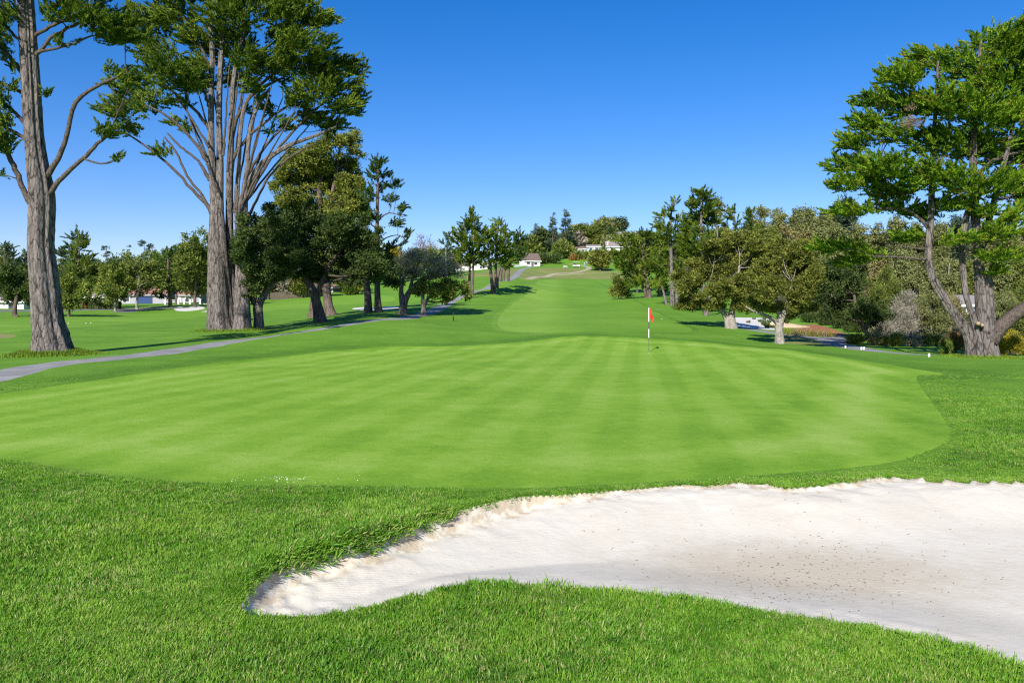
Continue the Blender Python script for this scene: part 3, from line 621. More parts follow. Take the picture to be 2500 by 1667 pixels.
def tree(name, label, base, stems, blobs, style='oak', leaf='oak', bark='bark_brown', limbs=(), cat='tree', group=None, dens=1.0, size=1.0, flute=0.05, detail=1,
         yspread=0.8, twigs=6, twig_mat=None, extra_leaf=(), seed=None, base_flare=0.0, twig_r=1.0, crown_name='crown', outside=False, grow=(1.10, 1.38)):
    """base (px,row,d); stems/limbs: lists of (px,row,half width px[,dy m]); blobs: (px,row,rx,ry[,k][,dy m])"""
    NTREES[0] += 1; rs = np.random.default_rng(seed if seed is not None else 1000 + NTREES[0]); d = base[2]; s = d / F
    b = P(*base); b[2] = ground_z(b[0], b[1]); dz = b[2] - P(*base)[2]
    T = empty(name, b, label, cat, group)
    lift = lambda row: dz * max(0.0, 1 - abs(row - base[1]) / 200.0)
    def pt(q):
        p = P(q[0], q[1], d); p[2] += lift(q[1])
        if len(q) > 3: p[1] += q[3]; p[0] *= p[1] / d; p[2] = EYE + (p[2] - EYE) * p[1] / d
        return p
    lines = []
    for k, st in enumerate(stems):
        q = np.array([np.append(pt(a), a[2] * s) for a in st])
        if st[0][1] >= base[1] - 6: q[0, 2] = ground_z(q[0, 0], q[0, 1]) - 0.12
        n = int(10 + 14 * detail) if detail < 2 else (60 if detail < 3 else 110)
        c = spline(q, n); lines.append(c)
        mb = MB(); sides = 10 if detail < 2 else (40 if detail < 3 else 84)
        fl = fluter(NTREES[0] * 10 + k, flute, (2, 3, 5) if detail < 2 else (3, 5, 8, 13), 0.015, base_flare if st[0][1] >= base[1] - 6 else 0.0)
        mb.tube(c[:, :3], c[:, 3], sides, True, fl)
        mb.build('trunk' if k == 0 else 'stem', M[bark], T, b)
    for k, lb in enumerate(limbs):
        q = np.array([np.append(pt(a), a[2] * s * .74) for a in lb]); c = spline(q, 18)
        c[1:-1, :3] += rs.normal(0, 0.22, (16, 3)) * c[1:-1, 3:4]; lines.append(c)
        mb = MB(); mb.tube(c[:, :3], c[:, 3], 8, True, fluter(NTREES[0] * 100 + k, 0.04, (2, 3), 0.02)); mb.build('limb', M['bark_limb' if bark != 'bark_pale' else bark], T, b)
    B = []
    for q in blobs:
        px, row, rx, ry = q[:4]; rx, ry = rx * grow[0], ry * grow[1]; k = q[4] if len(q) > 4 else 1.0; ex = yspread * min(rx, 60) * s
        dy = q[5] if len(q) > 5 else rs.uniform(-1, 1) * ex * 1.6
        p = pt((px, row, 0, dy)); B.append((p[0], p[1], p[2], rx * s, max(rx * s * 0.9, ry * s), ry * s, k))
    if style in ('oak', 'shrub', 'euc'):
        B_ = []
        for (x, y, z, a, c_, e, k) in B:
            B_.append((x, y, z, a * .78, c_ * .78, e * .78, k))
            for j in range(4):
                u_ = unit(rs.normal(size=3)) * rs.uniform(.62, .98); f_ = rs.uniform(.26, .48)
                B_.append((x + u_[0] * a, y + u_[1] * c_, z + u_[2] * e, a * f_, c_ * f_, max(e * f_, a * f_ * .5), k * rs.uniform(.6, 1)))
        B = B_
    axp = np.vstack(lines) if lines else np.array([[b[0], b[1], b[2] + 1, 0.1]])
    tx, ty = axp[:, 0].mean(), axp[:, 1].mean()
    def axis(x, y, z): 
        k = np.argmin(np.abs(axp[:, 2] - z + 0.3)); return (axp[k, 0], axp[k, 1], z - 0.5)
    if B:
        if d > 95: dens, size = dens * 0.64, size * 1.14
        v, f, tone, PC = foliage(B, axis, style, s, rs, dens, size)
        me = mesh_np(crown_name, v - b, f, LM[leaf], False); fattr(me, 'tone', tone)
        o = bpy.data.objects.new(crown_name, me); COL.objects.link(o); o.parent = T
        # boughs from the nearest wood to every leaf mass, twigs on to its pads
        mb = MB()
        if lines and twigs >= 0:
            for q, pc in zip(B[::5] if style in ('oak', 'shrub', 'euc') else B, PC[::5] if style in ('oak', 'shrub', 'euc') else PC):
                cen = np.array(q[:3]); dd = axp[:, :3] - cen; hor = np.hypot(dd[:, 0], dd[:, 1])
                cost = hor + 2.0 * np.maximum(0, dd[:, 2] + 0.25 * hor) + 0.4 * np.abs(dd[:, 2]); k = np.argmin(cost); st_ = axp[k, :3]
                r0 = min(axp[k, 3] * 0.6, max(0.02, 0.018 * np.linalg.norm(cen - st_) + 0.02)) * twig_r
                mid = st_ * 0.5 + cen * 0.5 + rs.normal(0, 0.06, 3) * np.linalg.norm(cen - st_); mid[2] -= 0.06 * np.linalg.norm(cen - st_)
                c = spline(np.array([np.append(st_, r0), np.append(mid, r0 * 0.75), np.append(cen, r0 * 0.45)]), 9)
                mb.tube(c[:, :3], c[:, 3], 5 if d < 90 else 4, False)
                for j in rs.permutation(len(pc))[:int(twigs) if len(pc) > 12 else min(1, int(twigs))]:
                    a = c[rs.integers(3, 9)]; e = pc[j]; md = (a[:3] + e) / 2 + rs.normal(0, 0.1, 3) * np.linalg.norm(e - a[:3])
                    cc = spline(np.array([np.append(a[:3], r0 * 0.4), np.append(md, r0 * 0.3), np.append(e + (e - a[:3]) * (0.25 if outside else 0.0), r0 * 0.12)]), 6 if d < 70 else 4); mb.tube(cc[:, :3], cc[:, 3], 4 if d < 70 else 3, False)
            if mb.v: mb.build('branches', M[twig_mat or ('bark_limb' if bark != 'bark_pale' else bark)], T, b)['kind'] = 'stuff'
    for (leaf2, style2, bl, dn) in extra_leaf:
        B2 = []
        for q in bl:
            p = pt((q[0], q[1], 0, q[5] if len(q) > 5 else rs.uniform(-1, 1) * yspread * q[2] * s)); B2.append((p[0], p[1], p[2], q[2] * s, q[2] * s, q[3] * s, q[4] if len(q) > 4 else 1))
        v, f, tone, PC = foliage(B2, axis, style2, s, rs, dn, size)
        me = mesh_np('foliage_patch', v - b, f, LM[leaf2], False); fattr(me, 'tone', tone)
        o = bpy.data.objects.new('foliage_patch', me); COL.objects.link(o); o.parent = T; o['kind'] = 'stuff'
    return T
def auto_blobs(shape, px, top, bot, hw, rs, n=None):
    h = bot - top; out = []
    if shape == 'round':
        n = n or 7
        for k in range(n):
            a = k / n * 6.28 + rs.uniform(-.3, .3); r = rs.uniform(0.45, 0.62)
            out.append((px + hw * r * math.cos(a), (top + bot) / 2 + h / 2 * r * math.sin(a), hw * rs.uniform(.38, .52), h * rs.uniform(.19, .26), 1))
        out.append((px, (top + bot) / 2, hw * .5, h * .3, 0.8))
    elif shape == 'cone':
        n = n or 8
        for k in range(n):
            t = (k + 0.5) / n; ww = hw * (0.12 + 0.88 * t ** 0.8)
            for sg in ((0,) if t < 0.25 else (-1, 1)):
                out.append((px + sg * ww * 0.45 + rs.uniform(-.1, .1) * hw, top + h * t + rs.uniform(-.03, .03) * h, max(3, ww * (0.62 if sg else 0.9)), max(2.5, h / n * 0.62), 1))
    elif shape == 'pine':
        n = n or 10
        for k in range(n):
            t = (k + rs.random()) / n; ww = hw * (0.3 + 0.7 * math.sin(min(1, t * 1.25 + .1) * 2.6) ** 0.7)
            out.append((px + rs.choice((-1, 1)) * ww * rs.uniform(.1, .65), top + 3 + h * t, hw * rs.uniform(.28, .5), max(2.5, h * rs.uniform(.045, .08)), 1.0))
        out.append((px, top + 4, hw * .22, h * .05, 1))
    elif shape == 'euc':
        n = n or 8
        for k in range(n):
            t = rs.random() ** 0.8; out.append((px + hw * rs.uniform(-.65, .65) * (0.5 + .5 * t), top + h * (0.08 + .85 * t), hw * rs.uniform(.28, .5), h * rs.uniform(.07, .15), 1))
        out.append((px + rs.uniform(-.2, .2) * hw, top + h * .09, hw * .4, h * .09, 1))
    elif shape == 'bush':
        n = n or 7
        for k in range(n):
            x = rs.uniform(-.7, .7); e = math.sqrt(1 - x * x)
            out.append((px + hw * x, bot - h * e * rs.uniform(.25, .72), hw * rs.uniform(.28, .42), h * rs.uniform(.2, .3), 1))
    return out
ORD = ['leftmost', 'second from left', 'third from left', 'fourth from left', 'fifth from left', 'sixth from left', 'seventh from left', 'eighth from left', 'ninth from left', 'tenth from left', 'eleventh from left', 'twelfth from left', 'thirteenth from left', 'fourteenth from left'] + [w_ + ' from left' for w_ in ('fifteenth', 'sixteenth', 'seventeenth', 'eighteenth', 'nineteenth', 'twentieth')]
def ranks(xs):
    o = sorted(range(len(xs)), key=lambda i: xs[i]); r = [0] * len(xs)
    for k, i in enumerate(o): r[i] = k
    return [ORD[k] if k < len(xs) - 1 or len(xs) < 2 else 'rightmost' for k in r]
def auto(name, label, shape, px, base_row, d, top, hw, leaf, style=None, bot=None, trunk=3.0, bark='bark_brown', group=None, dens=1.0, cat=None, lean=0, twigs=3, n=None, size=1.0, seed=None):
    rs = np.random.default_rng(seed if seed is not None else abs(int(px * 7 + top * 13)))
    bot = bot if bot is not None else base_row - (0.25 * (base_row - top) if shape != 'bush' else -1)
    st = style or {'round': 'oak', 'cone': 'conifer', 'pine': 'cypress', 'euc': 'euc', 'bush': 'shrub'}[shape]
    bl = auto_blobs(shape, px + lean, top, bot, hw, rs, n)
    hi = top + (bot - top) * (0.5 if shape in ('round', 'bush') else 0.06)
    stems = [[(px, base_row, trunk), (px + lean * 0.3 + rs.uniform(-1, 1) * trunk, (base_row + bot) / 2, trunk * .8), (px + lean + rs.uniform(-1, 1) * trunk, (hi + bot) / 2, trunk * .55), (px + lean, hi, trunk * .25)]]
    return tree(name, label, (px, base_row, d), stems, bl, st, leaf, bark, cat=cat or ('shrub' if shape == 'bush' else 'tree'), group=group, dens=dens, twigs=twigs, size=size, seed=abs(int(px * 3 + top)), crown_name='foliage' if shape == 'bush' else 'crown')

# the tall single cypress at the left edge
tree('cypress_tree', 'tall grey cypress trunk with flared base at the left edge, beside the path', (128, 868, 36),
     [[(128, 868, 52), (125, 850, 46), (120, 815, 41), (114, 780, 37), (107, 700, 34), (98, 615, 31), (98, 560, 31), (100, 500, 31), (97, 460, 30), (86, 380, 25), (80, 320, 23), (74, 220, 23), (68, 120, 22), (62, 20, 21), (56, -80, 17), (52, -200, 10), (50, -300, 4)]],
     [(250, 52, 85, 26), (190, 18, 80, 24), (310, 78, 60, 30), (270, 95, 40, 18), (130, 40, 50, 16, .7), (112, 228, 14, 12, .8), (150, 108, 40, 10, .5),
      (5, 110, 30, 40, .7), (-30, 60, 60, 50), (-10, 235, 30, 40, .7), (20, 290, 22, 24, .6), (10, 355, 28, 30, .8), (-40, 320, 50, 60), (30, 215, 16, 14, .6), (15, 30, 40, 24, .8), (30, 160, 16, 22, .4), (5, 425, 10, 8, .5),
      (285, 178, 38, 18, 1), (262, 322, 36, 18, 1), (290, 385, 16, 12, .7), (320, 200, 40, 22),
      (0, -80, 130, 50), (130, -70, 110, 50), (60, -180, 110, 60), (60, -280, 60, 50), (-90, 0, 70, 50), (-110, 180, 80, 60), (230, -60, 90, 40)],
     'cypress', 'cypress', 'bark_grey', detail=3, flute=0.15, base_flare=0.16, grow=(1.08, 1.1), twigs=7, seed=11,
     limbs=[[(108, 440, 12), (128, 410, 9.5), (150, 372, 8.5), (166, 315, 7.5), (186, 252, 7.5), (212, 224, 6.5), (268, 196, 5.5), (310, 182, 4)], [(112, 486, 13), (130, 460, 9.5), (160, 425, 8.5), (200, 390, 7.5), (232, 358, 6.5), (268, 325, 4)],
            [(80, 500, 14), (64, 478, 10), (45, 432, 9), (24, 388, 8.5), (6, 345, 8), (-30, 300, 6)], [(88, 372, 9), (70, 350, 7), (40, 326, 6), (0, 306, 5.5), (-50, 280, 4)], [(78, 318, 8), (50, 290, 6.5), (20, 262, 6), (-30, 238, 5)],
            [(74, 240, 8), (50, 226, 6), (10, 205, 6), (-30, 196, 5)], [(72, 190, 8), (50, 172, 6.5), (15, 130, 6.5), (-20, 95, 5)], [(80, 140, 8), (104, 118, 6.5), (128, 92, 6), (170, 66, 5.5), (205, 54, 5), (262, 40, 4), (310, 15, 3)],
            [(78, 135, 7), (110, 124, 5), (165, 112, 4.2), (225, 88, 3)], [(76, 95, 8), (100, 78, 6), (150, 52, 5.5), (200, 34, 4), (240, 22, 3)], [(68, 60, 8), (40, 38, 7), (10, 8, 6), (-20, -30, 5)], [(70, 112, 7), (44, 96, 5), (0, 50, 5), (-30, 30, 4)]])
# the clump of cypress stems
tree('cypress_tree', 'huge many stemmed cypress with fanned bare limbs and broad dark crown', (555, 806, 59),
     [[(536, 806, 30), (532, 775, 26), (529, 700, 24.5), (527, 610, 22), (527, 540, 17), (524, 480, 12), (517, 400, 9), (515, 300, 7.5), (516, 200, 7), (518, 130, 6.5), (512, 50, 5), (505, -60, 3)],
      [(556, 806, 20, .4), (548, 700, 15, .4), (540, 600, 13), (536, 500, 10), (537, 400, 9), (535, 280, 8), (538, 170, 7.5), (543, 100, 6), (548, 30, 4), (552, -60, 2)],
      [(580, 806, 22, .9), (568, 740, 15, .9), (561, 640, 12, .9), (560, 520, 9.5, .6), (561, 420, 9), (565, 300, 7.5), (570, 200, 6.5), (585, 120, 5), (605, 50, 3.5), (620, -40, 2)],
      [(592, 806, 22, .2), (592, 760, 19), (590, 700, 17.5), (591, 620, 15), (592, 545, 13.5), (596, 480, 10.5), (612, 440, 9), (645, 395, 7.5), (700, 358, 6), (768, 332, 4), (820, 310, 2.5)],
      [(582, 640, 8, .5), (580, 560, 7, .5), (578, 480, 6.5), (583, 400, 5.5), (588, 310, 5), (604, 245, 4.5), (650, 195, 3.5), (700, 165, 2.5)],
      [(598, 470, 8), (604, 400, 5.5), (610, 320, 5), (632, 255, 4), (660, 215, 3)]],
     [(300, 268, 60, 26), (350, 240, 75, 34), (275, 205, 30, 14, .8), (420, 178, 80, 40), (385, 130, 60, 34), (320, 318, 38, 20, .8), (392, 372, 32, 14, .8), (480, 168, 45, 34), (430, 300, 30, 14, .5), (455, 315, 24, 14, .5), (445, 250, 30, 14, .6),
      (360, 55, 80, 40), (430, 35, 60, 40), (470, 95, 50, 34), (560, 112, 75, 48), (560, 40, 80, 40), (620, 150, 60, 34), (640, 240, 24, 12, .6), (660, 320, 24, 10, .6), (690, 290, 24, 12, .5),
      (700, 35, 80, 40), (770, 50, 60, 22), (740, 112, 80, 40), (690, 165, 65, 34), (800, 155, 70, 30), (862, 165, 38, 22), (830, 205, 60, 30), (760, 225, 60, 34), (835, 262, 52, 26), (868, 240, 32, 18), (805, 305, 50, 20), (755, 285, 40, 24), (720, 250, 34, 20, .8), (780, 180, 50, 30),
      (640, -5, 110, 36), (520, -30, 110, 36), (420, -25, 80, 30), (690, 90, 50, 30), (500, 205, 36, 22, .8, 2.5), (560, 190, 40, 26, .9, 2.0), (610, 210, 36, 22, .8, -2.0), (655, 265, 34, 16, .8, 1.5), (700, 310, 34, 12, .8, 1.0), (600, 270, 18, 12, .6, 2.0), (465, 210, 34, 22, .8, -1.5)],
     'cypress', 'cypress', 'bark_grey', detail=2, flute=0.10, base_flare=0.28, grow=(1.08, 1.08), twigs=7, seed=12, yspread=1.0, twig_r=0.9,
     limbs=[[(517, 520, 10), (505, 500, 7), (468, 462, 5.5), (430, 420, 4.8), (392, 384, 4.2), (330, 340, 3.2), (285, 315, 2.5)], [(512, 510, 8), (488, 472, 5), (455, 425, 4.5), (430, 372, 4), (402, 335, 3)], [(512, 440, 8), (482, 392, 4.5), (440, 358, 4), (408, 325, 3)], [(508, 395, 8), (478, 352, 5), (438, 308, 4.5), (385, 270, 3.5), (330, 252, 2.5)],
            [(514, 320, 7), (482, 275, 5), (440, 240, 4.5), (392, 200, 3.5)], [(516, 270, 7), (490, 210, 4.5), (455, 160, 3.5)], [(516, 180, 6), (486, 105, 4), (452, 50, 3)], [(565, 330, 7), (590, 265, 5.5), (640, 215, 5), (695, 190, 3.5)], [(562, 400, 7), (600, 340, 5), (665, 285, 4.5), (740, 232, 3.5)], [(594, 500, 8), (640, 420, 5.5), (690, 350, 5), (745, 290, 4), (790, 250, 3)], [(596, 440, 7), (650, 355, 4.5), (705, 300, 4), (760, 262, 3)],
            [(590, 560, 8), (622, 500, 5), (650, 440, 4.5), (700, 390, 4), (760, 355, 3)]]
           + [[(x0, y0, 4.6, dy), (x0 * .6 + x1 * .4, y0 * .58 + y1 * .42, 3.4, dy), (x1, y1, 1.8, dy * 1.6)] for (x0, y0, x1, y1, dy) in ((562, 470, 600, 190, 1.), (570, 520, 625, 220, .6), (578, 540, 650, 260, -.6), (586, 520, 690, 240, 1.2), (590, 500, 720, 270, -1.), (536, 430, 480, 210, .8), (530, 470, 455, 270, -.8), (520, 420, 430, 210, 1.2), (545, 380, 560, 160, -.8), (555, 420, 585, 170, -1.2), (540, 330, 500, 130, 1.), (592, 470, 640, 180, .8), (600, 440, 665, 200, -1.2), (566, 360, 610, 130, 1.4), (510, 360, 400, 190, -1.2), (596, 500, 760, 300, 1.4))])
# the cypress at the right edge
tree('cypress_tree', 'bright green cypress at the right edge with fluted pale base and sawn limb', (2395, 872, 36),
     [[(2410, 872, 27, .3), (2407, 845, 22), (2404, 800, 20), (2401, 740, 19), (2396, 690, 16), (2388, 630, 12), (2383, 560, 11.5), (2381, 490, 10.5), (2376, 400, 9), (2380, 300, 7), (2386, 200, 5), (2395, 100, 3)],
      [(2378, 872, 20), (2370, 835, 14.5), (2354, 800, 12.5), (2318, 748, 12), (2284, 692, 10.5), (2268, 640, 9.5), (2269, 580, 8.5), (2273, 530, 8.5), (2276, 440, 7.5), (2280, 340, 6), (2286, 240, 4.5), (2290, 150, 2.5)],
      [(2393, 872, 15, -.3), (2385, 815, 9.5, -.2), (2372, 765, 8, -.2), (2358, 720, 7.5, -.2), (2351, 660, 7.5), (2348, 605, 7.5), (2355, 548, 7.5), (2367, 500, 7), (2385, 440, 5)],
      [(2424, 872, 19), (2420, 820, 13), (2416, 740, 11), (2413, 690, 10), (2411, 664, 9.5)],
      [(2392, 620, 9), (2408, 560, 8), (2424, 500, 7.5), (2445, 420, 6), (2470, 320, 4.5), (2490, 200, 3)]],
     [(2420, 108, 70, 32), (2485, 100, 60, 42), (2255, 150, 62, 30), (2340, 160, 60, 34), (2195, 190, 55, 26), (2430, 190, 80, 44), (2135, 242, 58, 22), (2210, 258, 60, 28), (2300, 250, 70, 38), (2400, 270, 80, 44), (2485, 280, 60, 44),
      (2112, 296, 46, 20), (2180, 325, 50, 22), (2092, 345, 50, 20), (2285, 345, 70, 34), (2390, 360, 80, 40), (2485, 380, 60, 44), (2070, 402, 58, 22), (2165, 405, 75, 26), (2275, 430, 80, 32), (2390, 450, 80, 34), (2485, 460, 60, 40), (2065, 448, 48, 18), (2180, 468, 65, 20), (2130, 440, 50, 22),
      (2085, 512, 72, 13), (2190, 505, 60, 15), (2045, 604, 80, 15, 1, 2.5), (2120, 625, 55, 17, 1, 2.5), (2075, 640, 40, 14, .8, 2.5), (2225, 578, 50, 15), (2255, 525, 45, 18), (2345, 585, 52, 12), (2440, 568, 48, 20), (2440, 625, 55, 16), (2425, 660, 30, 12, .8), (2470, 530, 40, 20), (2310, 500, 50, 18), (2400, 520, 40, 14),
      (2560, 200, 90, 60), (2570, 350, 90, 60), (2560, 480, 80, 50), (2540, 90, 70, 50)],
     'cypress', 'cypress_bright', 'bark_grey', detail=2, flute=0.13, base_flare=0.36, dens=1.2, grow=(1.1, 1.26), twigs=7, seed=13, yspread=1.0, size=1.0,
     limbs=[[(2266, 634, 7), (2240, 632, 4), (2190, 628, 3.4), (2130, 626, 2.5)], [(2268, 610, 6), (2235, 606, 3.2), (2190, 600, 2.6)], [(2278, 440, 7), (2230, 425, 5), (2160, 415, 4), (2080, 410, 3)], [(2282, 330, 6), (2230, 320, 4.5), (2150, 305, 3.5), (2100, 300, 2.5)],
            [(2378, 500, 8), (2340, 470, 6), (2290, 440, 5), (2230, 470, 4), (2180, 470, 3)], [(2382, 430, 7), (2430, 390, 5.5), (2490, 370, 4)], [(2270, 560, 7), (2220, 515, 5), (2150, 510, 4), (2090, 512, 3)]],
     extra_leaf=[('dead', 'twig', [(2230, 300, 28, 22, 1.6, -2.6), (2225, 265, 14, 14, 1, -2.6), (2300, 388, 14, 8, 1, -2.5)], 1.0)])
RT = COL.objects[-1]
RT = [o for o in COL.objects if o.get('label', '').startswith('bright green cypress')][0]
def part_tube(T, name, d, pts, mat, sides=20, fl=None, cap=True):
    s = d / F; q = np.array([np.append(P(a[0], a[1], d + (a[3] if len(a) > 3 else 0)), a[2] * s) for a in pts]); c = spline(q, 14)
    mb = MB(); mb.tube(c[:, :3], c[:, 3], sides, cap, fl); return mb.build(name, M[mat], T, np.array(T.location))
sawn = part_tube(RT, 'sawn_limb', 36, [(2415, 835, 22), (2440, 800, 19), (2470, 774, 17), (2500, 752, 16), (2530, 733, 15.5)], 'bark_limb', 22, fluter(77, 0.06, (2, 3, 5, 9), 0.02))
cut = part_tube(RT, 'cut_face', 36, [(2530.2, 732.8, 13.5), (2531.5, 732, 13)], 'bark_cut', 22)
part_tube(RT, 'broken_limb', 36, [(2446, 584, 4), (2455, 577, 4.5), (2466, 568, 5)], 'bark_cut', 10)
for (x, y, r) in ((2388, 790, 4.5), (2398, 794, 4)):
    part_tube(RT, 'pruned_knot', 36, [(x, y, r * 1.2, -0.35), (x, y, r, -0.62), (x, y + 0.3, r * .8, -0.66)], 'bark_cut', 10)
part_tube(RT, 'pruned_knot', 36, [(2484, 770, 8, -.1), (2488, 757, 7, -.12), (2490, 751, 6.5, -.13)], 'bark_limb', 10)

def skirt(label, cx, cy, rx, ry, n, h, leaf, seed):
    rs = np.random.default_rng(seed); a = rs.uniform(0, 6.283, n); r = rs.uniform(0.75, 1.0, n) + rs.exponential(0.30, n)
    x, y = cx + np.cos(a) * r * rx, cy + np.sin(a) * r * ry; z = Hfull(x, y); hh = h * rs.uniform(.4, 1.2, n) * np.exp(-np.maximum(0, r - 1) * 1.3)
    la = rs.uniform(0, 6.283, n); lx, ly = np.cos(la) * hh * .5, np.sin(la) * hh * .5; wx, wy = -np.sin(la) * .02, np.cos(la) * .02
    v = np.stack([np.stack([x - wx, y - wy, z - .02], 1), np.stack([x + wx, y + wy, z - .02], 1), np.stack([x + lx, y + ly, z + hh], 1)], 1).reshape(-1, 3)
    me = mesh_np('tall_grass', v, np.arange(3 * n).reshape(-1, 3), LM[leaf], False); fattr(me, 'tone', np.repeat(rs.random(n), 3))
    o = bpy.data.objects.new('tall_grass', me); COL.objects.link(o); tag(o, label, 'grass', None, 'stuff')
q = P(126, 868, 36); skirt('yellow green tall grass round the flared trunk at left', q[0], q[1], 1.15, 1.15, 9000, .26, 'turf_tall', 1)
q = P(560, 806, 59); skirt('tall grass round the clustered cypress trunks', q[0], q[1], 1.75, 1.3, 5000, .22, 'turf_tall', 2)
q = P(2400, 872, 36); skirt('tall grass round the fluted right hand trunk', q[0], q[1], 1.3, 1.0, 4000, .14, 'turf_tall', 3)
# trees standing along the path, left of the fairway
tree('oak_tree', 'dark low oak with pale forked trunk right of the clustered cypress', (632, 804, 60),
     [[(632, 804, 15), (631, 775, 13), (630, 748, 12), (640, 728, 9), (655, 705, 7), (672, 685, 6), (705, 668, 4), (735, 655, 3)], [(630, 752, 9), (616, 728, 7), (606, 700, 5), (602, 660, 3)]],
     [(612, 610, 38, 55), (650, 575, 42, 40), (640, 650, 55, 38), (690, 620, 48, 50), (622, 545, 22, 26, .6), (700, 570, 36, 36), (620, 690, 30, 34, .9), (608, 730, 12, 16, .7), (676, 665, 36, 26), (655, 535, 20, 18, .5)], 'oak', 'oak_dark', 'bark_grey', detail=1.5, twigs=5, dens=1.4, grow=(1.2, 1.4))
tree('conifer_tree', 'tallest olive green conifer with paired trunks, behind the leaning oak', (780, 778, 92),
     [[(768, 779, 20), (769, 760, 14), (771, 720, 12), (773, 650, 10), (777, 540, 8), (783, 440, 6), (790, 360, 3)], [(808, 776, 19), (803, 756, 13), (798, 715, 10.5), (797, 640, 8), (805, 520, 6), (820, 420, 4), (832, 350, 2)]],
     [(725, 395, 40, 34), (770, 375, 48, 30), (815, 350, 36, 26, .7), (850, 345, 30, 24, .45), (700, 440, 32, 36), (755, 440, 50, 40), (815, 425, 50, 44), (858, 400, 24, 40, .7), (690, 490, 26, 30), (740, 500, 50, 36), (810, 500, 50, 36), (862, 475, 34, 44), (880, 520, 30, 34), (870, 360, 14, 24, .35), (820, 540, 50, 30), (745, 540, 40, 30)],
     'oak', 'olive', 'bark_brown', detail=1.5, twigs=6, size=1.0, seed=22, dens=1.5, grow=(1.22, 1.4))
tree('oak_tree', 'big oak leaning left from the path, crown in deep shade', (785, 787, 66),
     [[(784, 787, 19), (779, 765, 15), (772, 735, 12), (762, 705, 10), (748, 680, 8), (738, 655, 6), (735, 610, 4)], [(772, 725, 7), (790, 680, 6), (810, 640, 5), (840, 600, 3)]],
     [(695, 540, 44, 34), (755, 545, 55, 44), (825, 565, 55, 44), (688, 600, 46, 40), (755, 615, 60, 46), (835, 625, 65, 46), (880, 580, 34, 44), (900, 640, 46, 36), (795, 670, 56, 24), (720, 660, 46, 26), (868, 670, 40, 20), (690, 650, 30, 24), (905, 600, 26, 34), (925, 655, 24, 24, .8)],
     'oak', 'oak_dark', 'bark_brown', detail=1.5, twigs=5, seed=23, dens=1.5, grow=(1.2, 1.4))
tree('pine_tree', 'slender open pine rising from twin dark trunks left of the grey oak', (912, 763, 85),
     [[(898, 764, 13), (899, 745, 10), (897, 710, 9), (892, 680, 8), (888, 650, 6)], [(924, 764, 12), (922, 740, 9), (921, 700, 7.5), (921, 620, 5.5), (921, 520, 4.5), (923, 440, 3), (926, 395, 1.5)]],
     [(928, 398, 18, 12, .8), (940, 425, 18, 10, .7), (962, 452, 20, 9, .8), (912, 428, 16, 16, .7), (902, 475, 20, 18, .7), (952, 485, 22, 9, .7), (980, 512, 18, 12, .7), (902, 532, 24, 14, .7), (968, 545, 26, 8, .6), (990, 570, 12, 12, .6), (915, 585, 24, 12, .8), (935, 462, 16, 12, .6), (955, 600, 20, 10, .5), (985, 595, 12, 8, .4), (895, 640, 30, 30), (935, 640, 24, 26), (900, 680, 30, 16)],
     'cypress', 'cypress_dark', 'bark_brown', detail=1.5, twigs=6, size=0.75, seed=24,
     limbs=[[(922, 600, 3), (945, 580, 2), (975, 575, 1.6), (995, 592, 1)], [(921, 540, 3), (950, 520, 2), (985, 530, 1.3)], [(921, 560, 3), (900, 545, 2), (885, 545, 1.2)]])
tree('oak_tree', 'grey lichen covered oak with forked trunk left of the cart path bend', (984, 769, 80),
     [[(984, 769, 13), (984, 752, 10.5), (988, 735, 9), (1000, 712, 6.5), (1018, 692, 5.5), (1045, 678, 4.5), (1085, 673, 3), (1115, 668, 2)], [(984, 745, 9), (979, 715, 6.5), (982, 690, 5), (990, 660, 3.5)], [(996, 725, 5), (1005, 690, 4), (1015, 660, 3)]],
     [(992, 645, 34, 30), (1025, 635, 44, 28), (1072, 645, 44, 26), (1112, 665, 30, 20), (1050, 665, 40, 20), (1010, 620, 30, 18, .7)],
     'twig', 'lichen', 'bark_grey', detail=1.3, twigs=12, twig_mat='bark_pale', seed=25, dens=1.5, extra_leaf=[('oak_dark', 'oak', [(948, 672, 26, 36, 1), (970, 690, 20, 20, .8), (1000, 668, 30, 20, .35), (1060, 672, 40, 16, .35)], 1.0)])
tree('oak_tree', 'small round oak on a short trunk beside the grey lichen oak', (1035, 770, 79),
     [[(1033, 770, 8), (1034, 752, 6), (1032, 735, 5), (1034, 715, 3.5)], [(1034, 750, 5), (1044, 730, 4), (1058, 712, 3)]],
     [(1040, 700, 28, 20), (1072, 706, 32, 22), (1108, 704, 26, 22), (1135, 712, 16, 18, .8), (1022, 712, 12, 12, .7), (1085, 725, 20, 12, .8)], 'oak', 'oak', 'bark_grey', detail=1.3, twigs=4, seed=26)
tree('cypress_tree', 'pointed cypress pair by the path, first and tallest of three up the fairway', (1152, 727, 118),
     [[(1152, 727, 4.2), (1154, 700, 3.6), (1155, 640, 3), (1152, 560, 2), (1152, 515, 1)], [(1146, 716, 4.2, 4), (1146, 690, 3.8, 4), (1147, 640, 3, 4), (1146, 590, 2, 4)]],
     [(1152, 517, 10, 6), (1151, 532, 17, 8), (1146, 550, 24, 9), (1132, 570, 26, 10), (1166, 562, 22, 10), (1125, 592, 22, 12), (1158, 590, 32, 12), (1135, 616, 28, 11), (1166, 618, 24, 11), (1148, 640, 30, 10), (1182, 575, 10, 12), (1110, 580, 10, 10, .7), (1125, 640, 14, 8, .7)],
     'cypress', 'cypress', 'bark_brown', detail=1, twigs=2, size=0.62, dens=1.0, seed=27, grow=(1.15, 1.75))
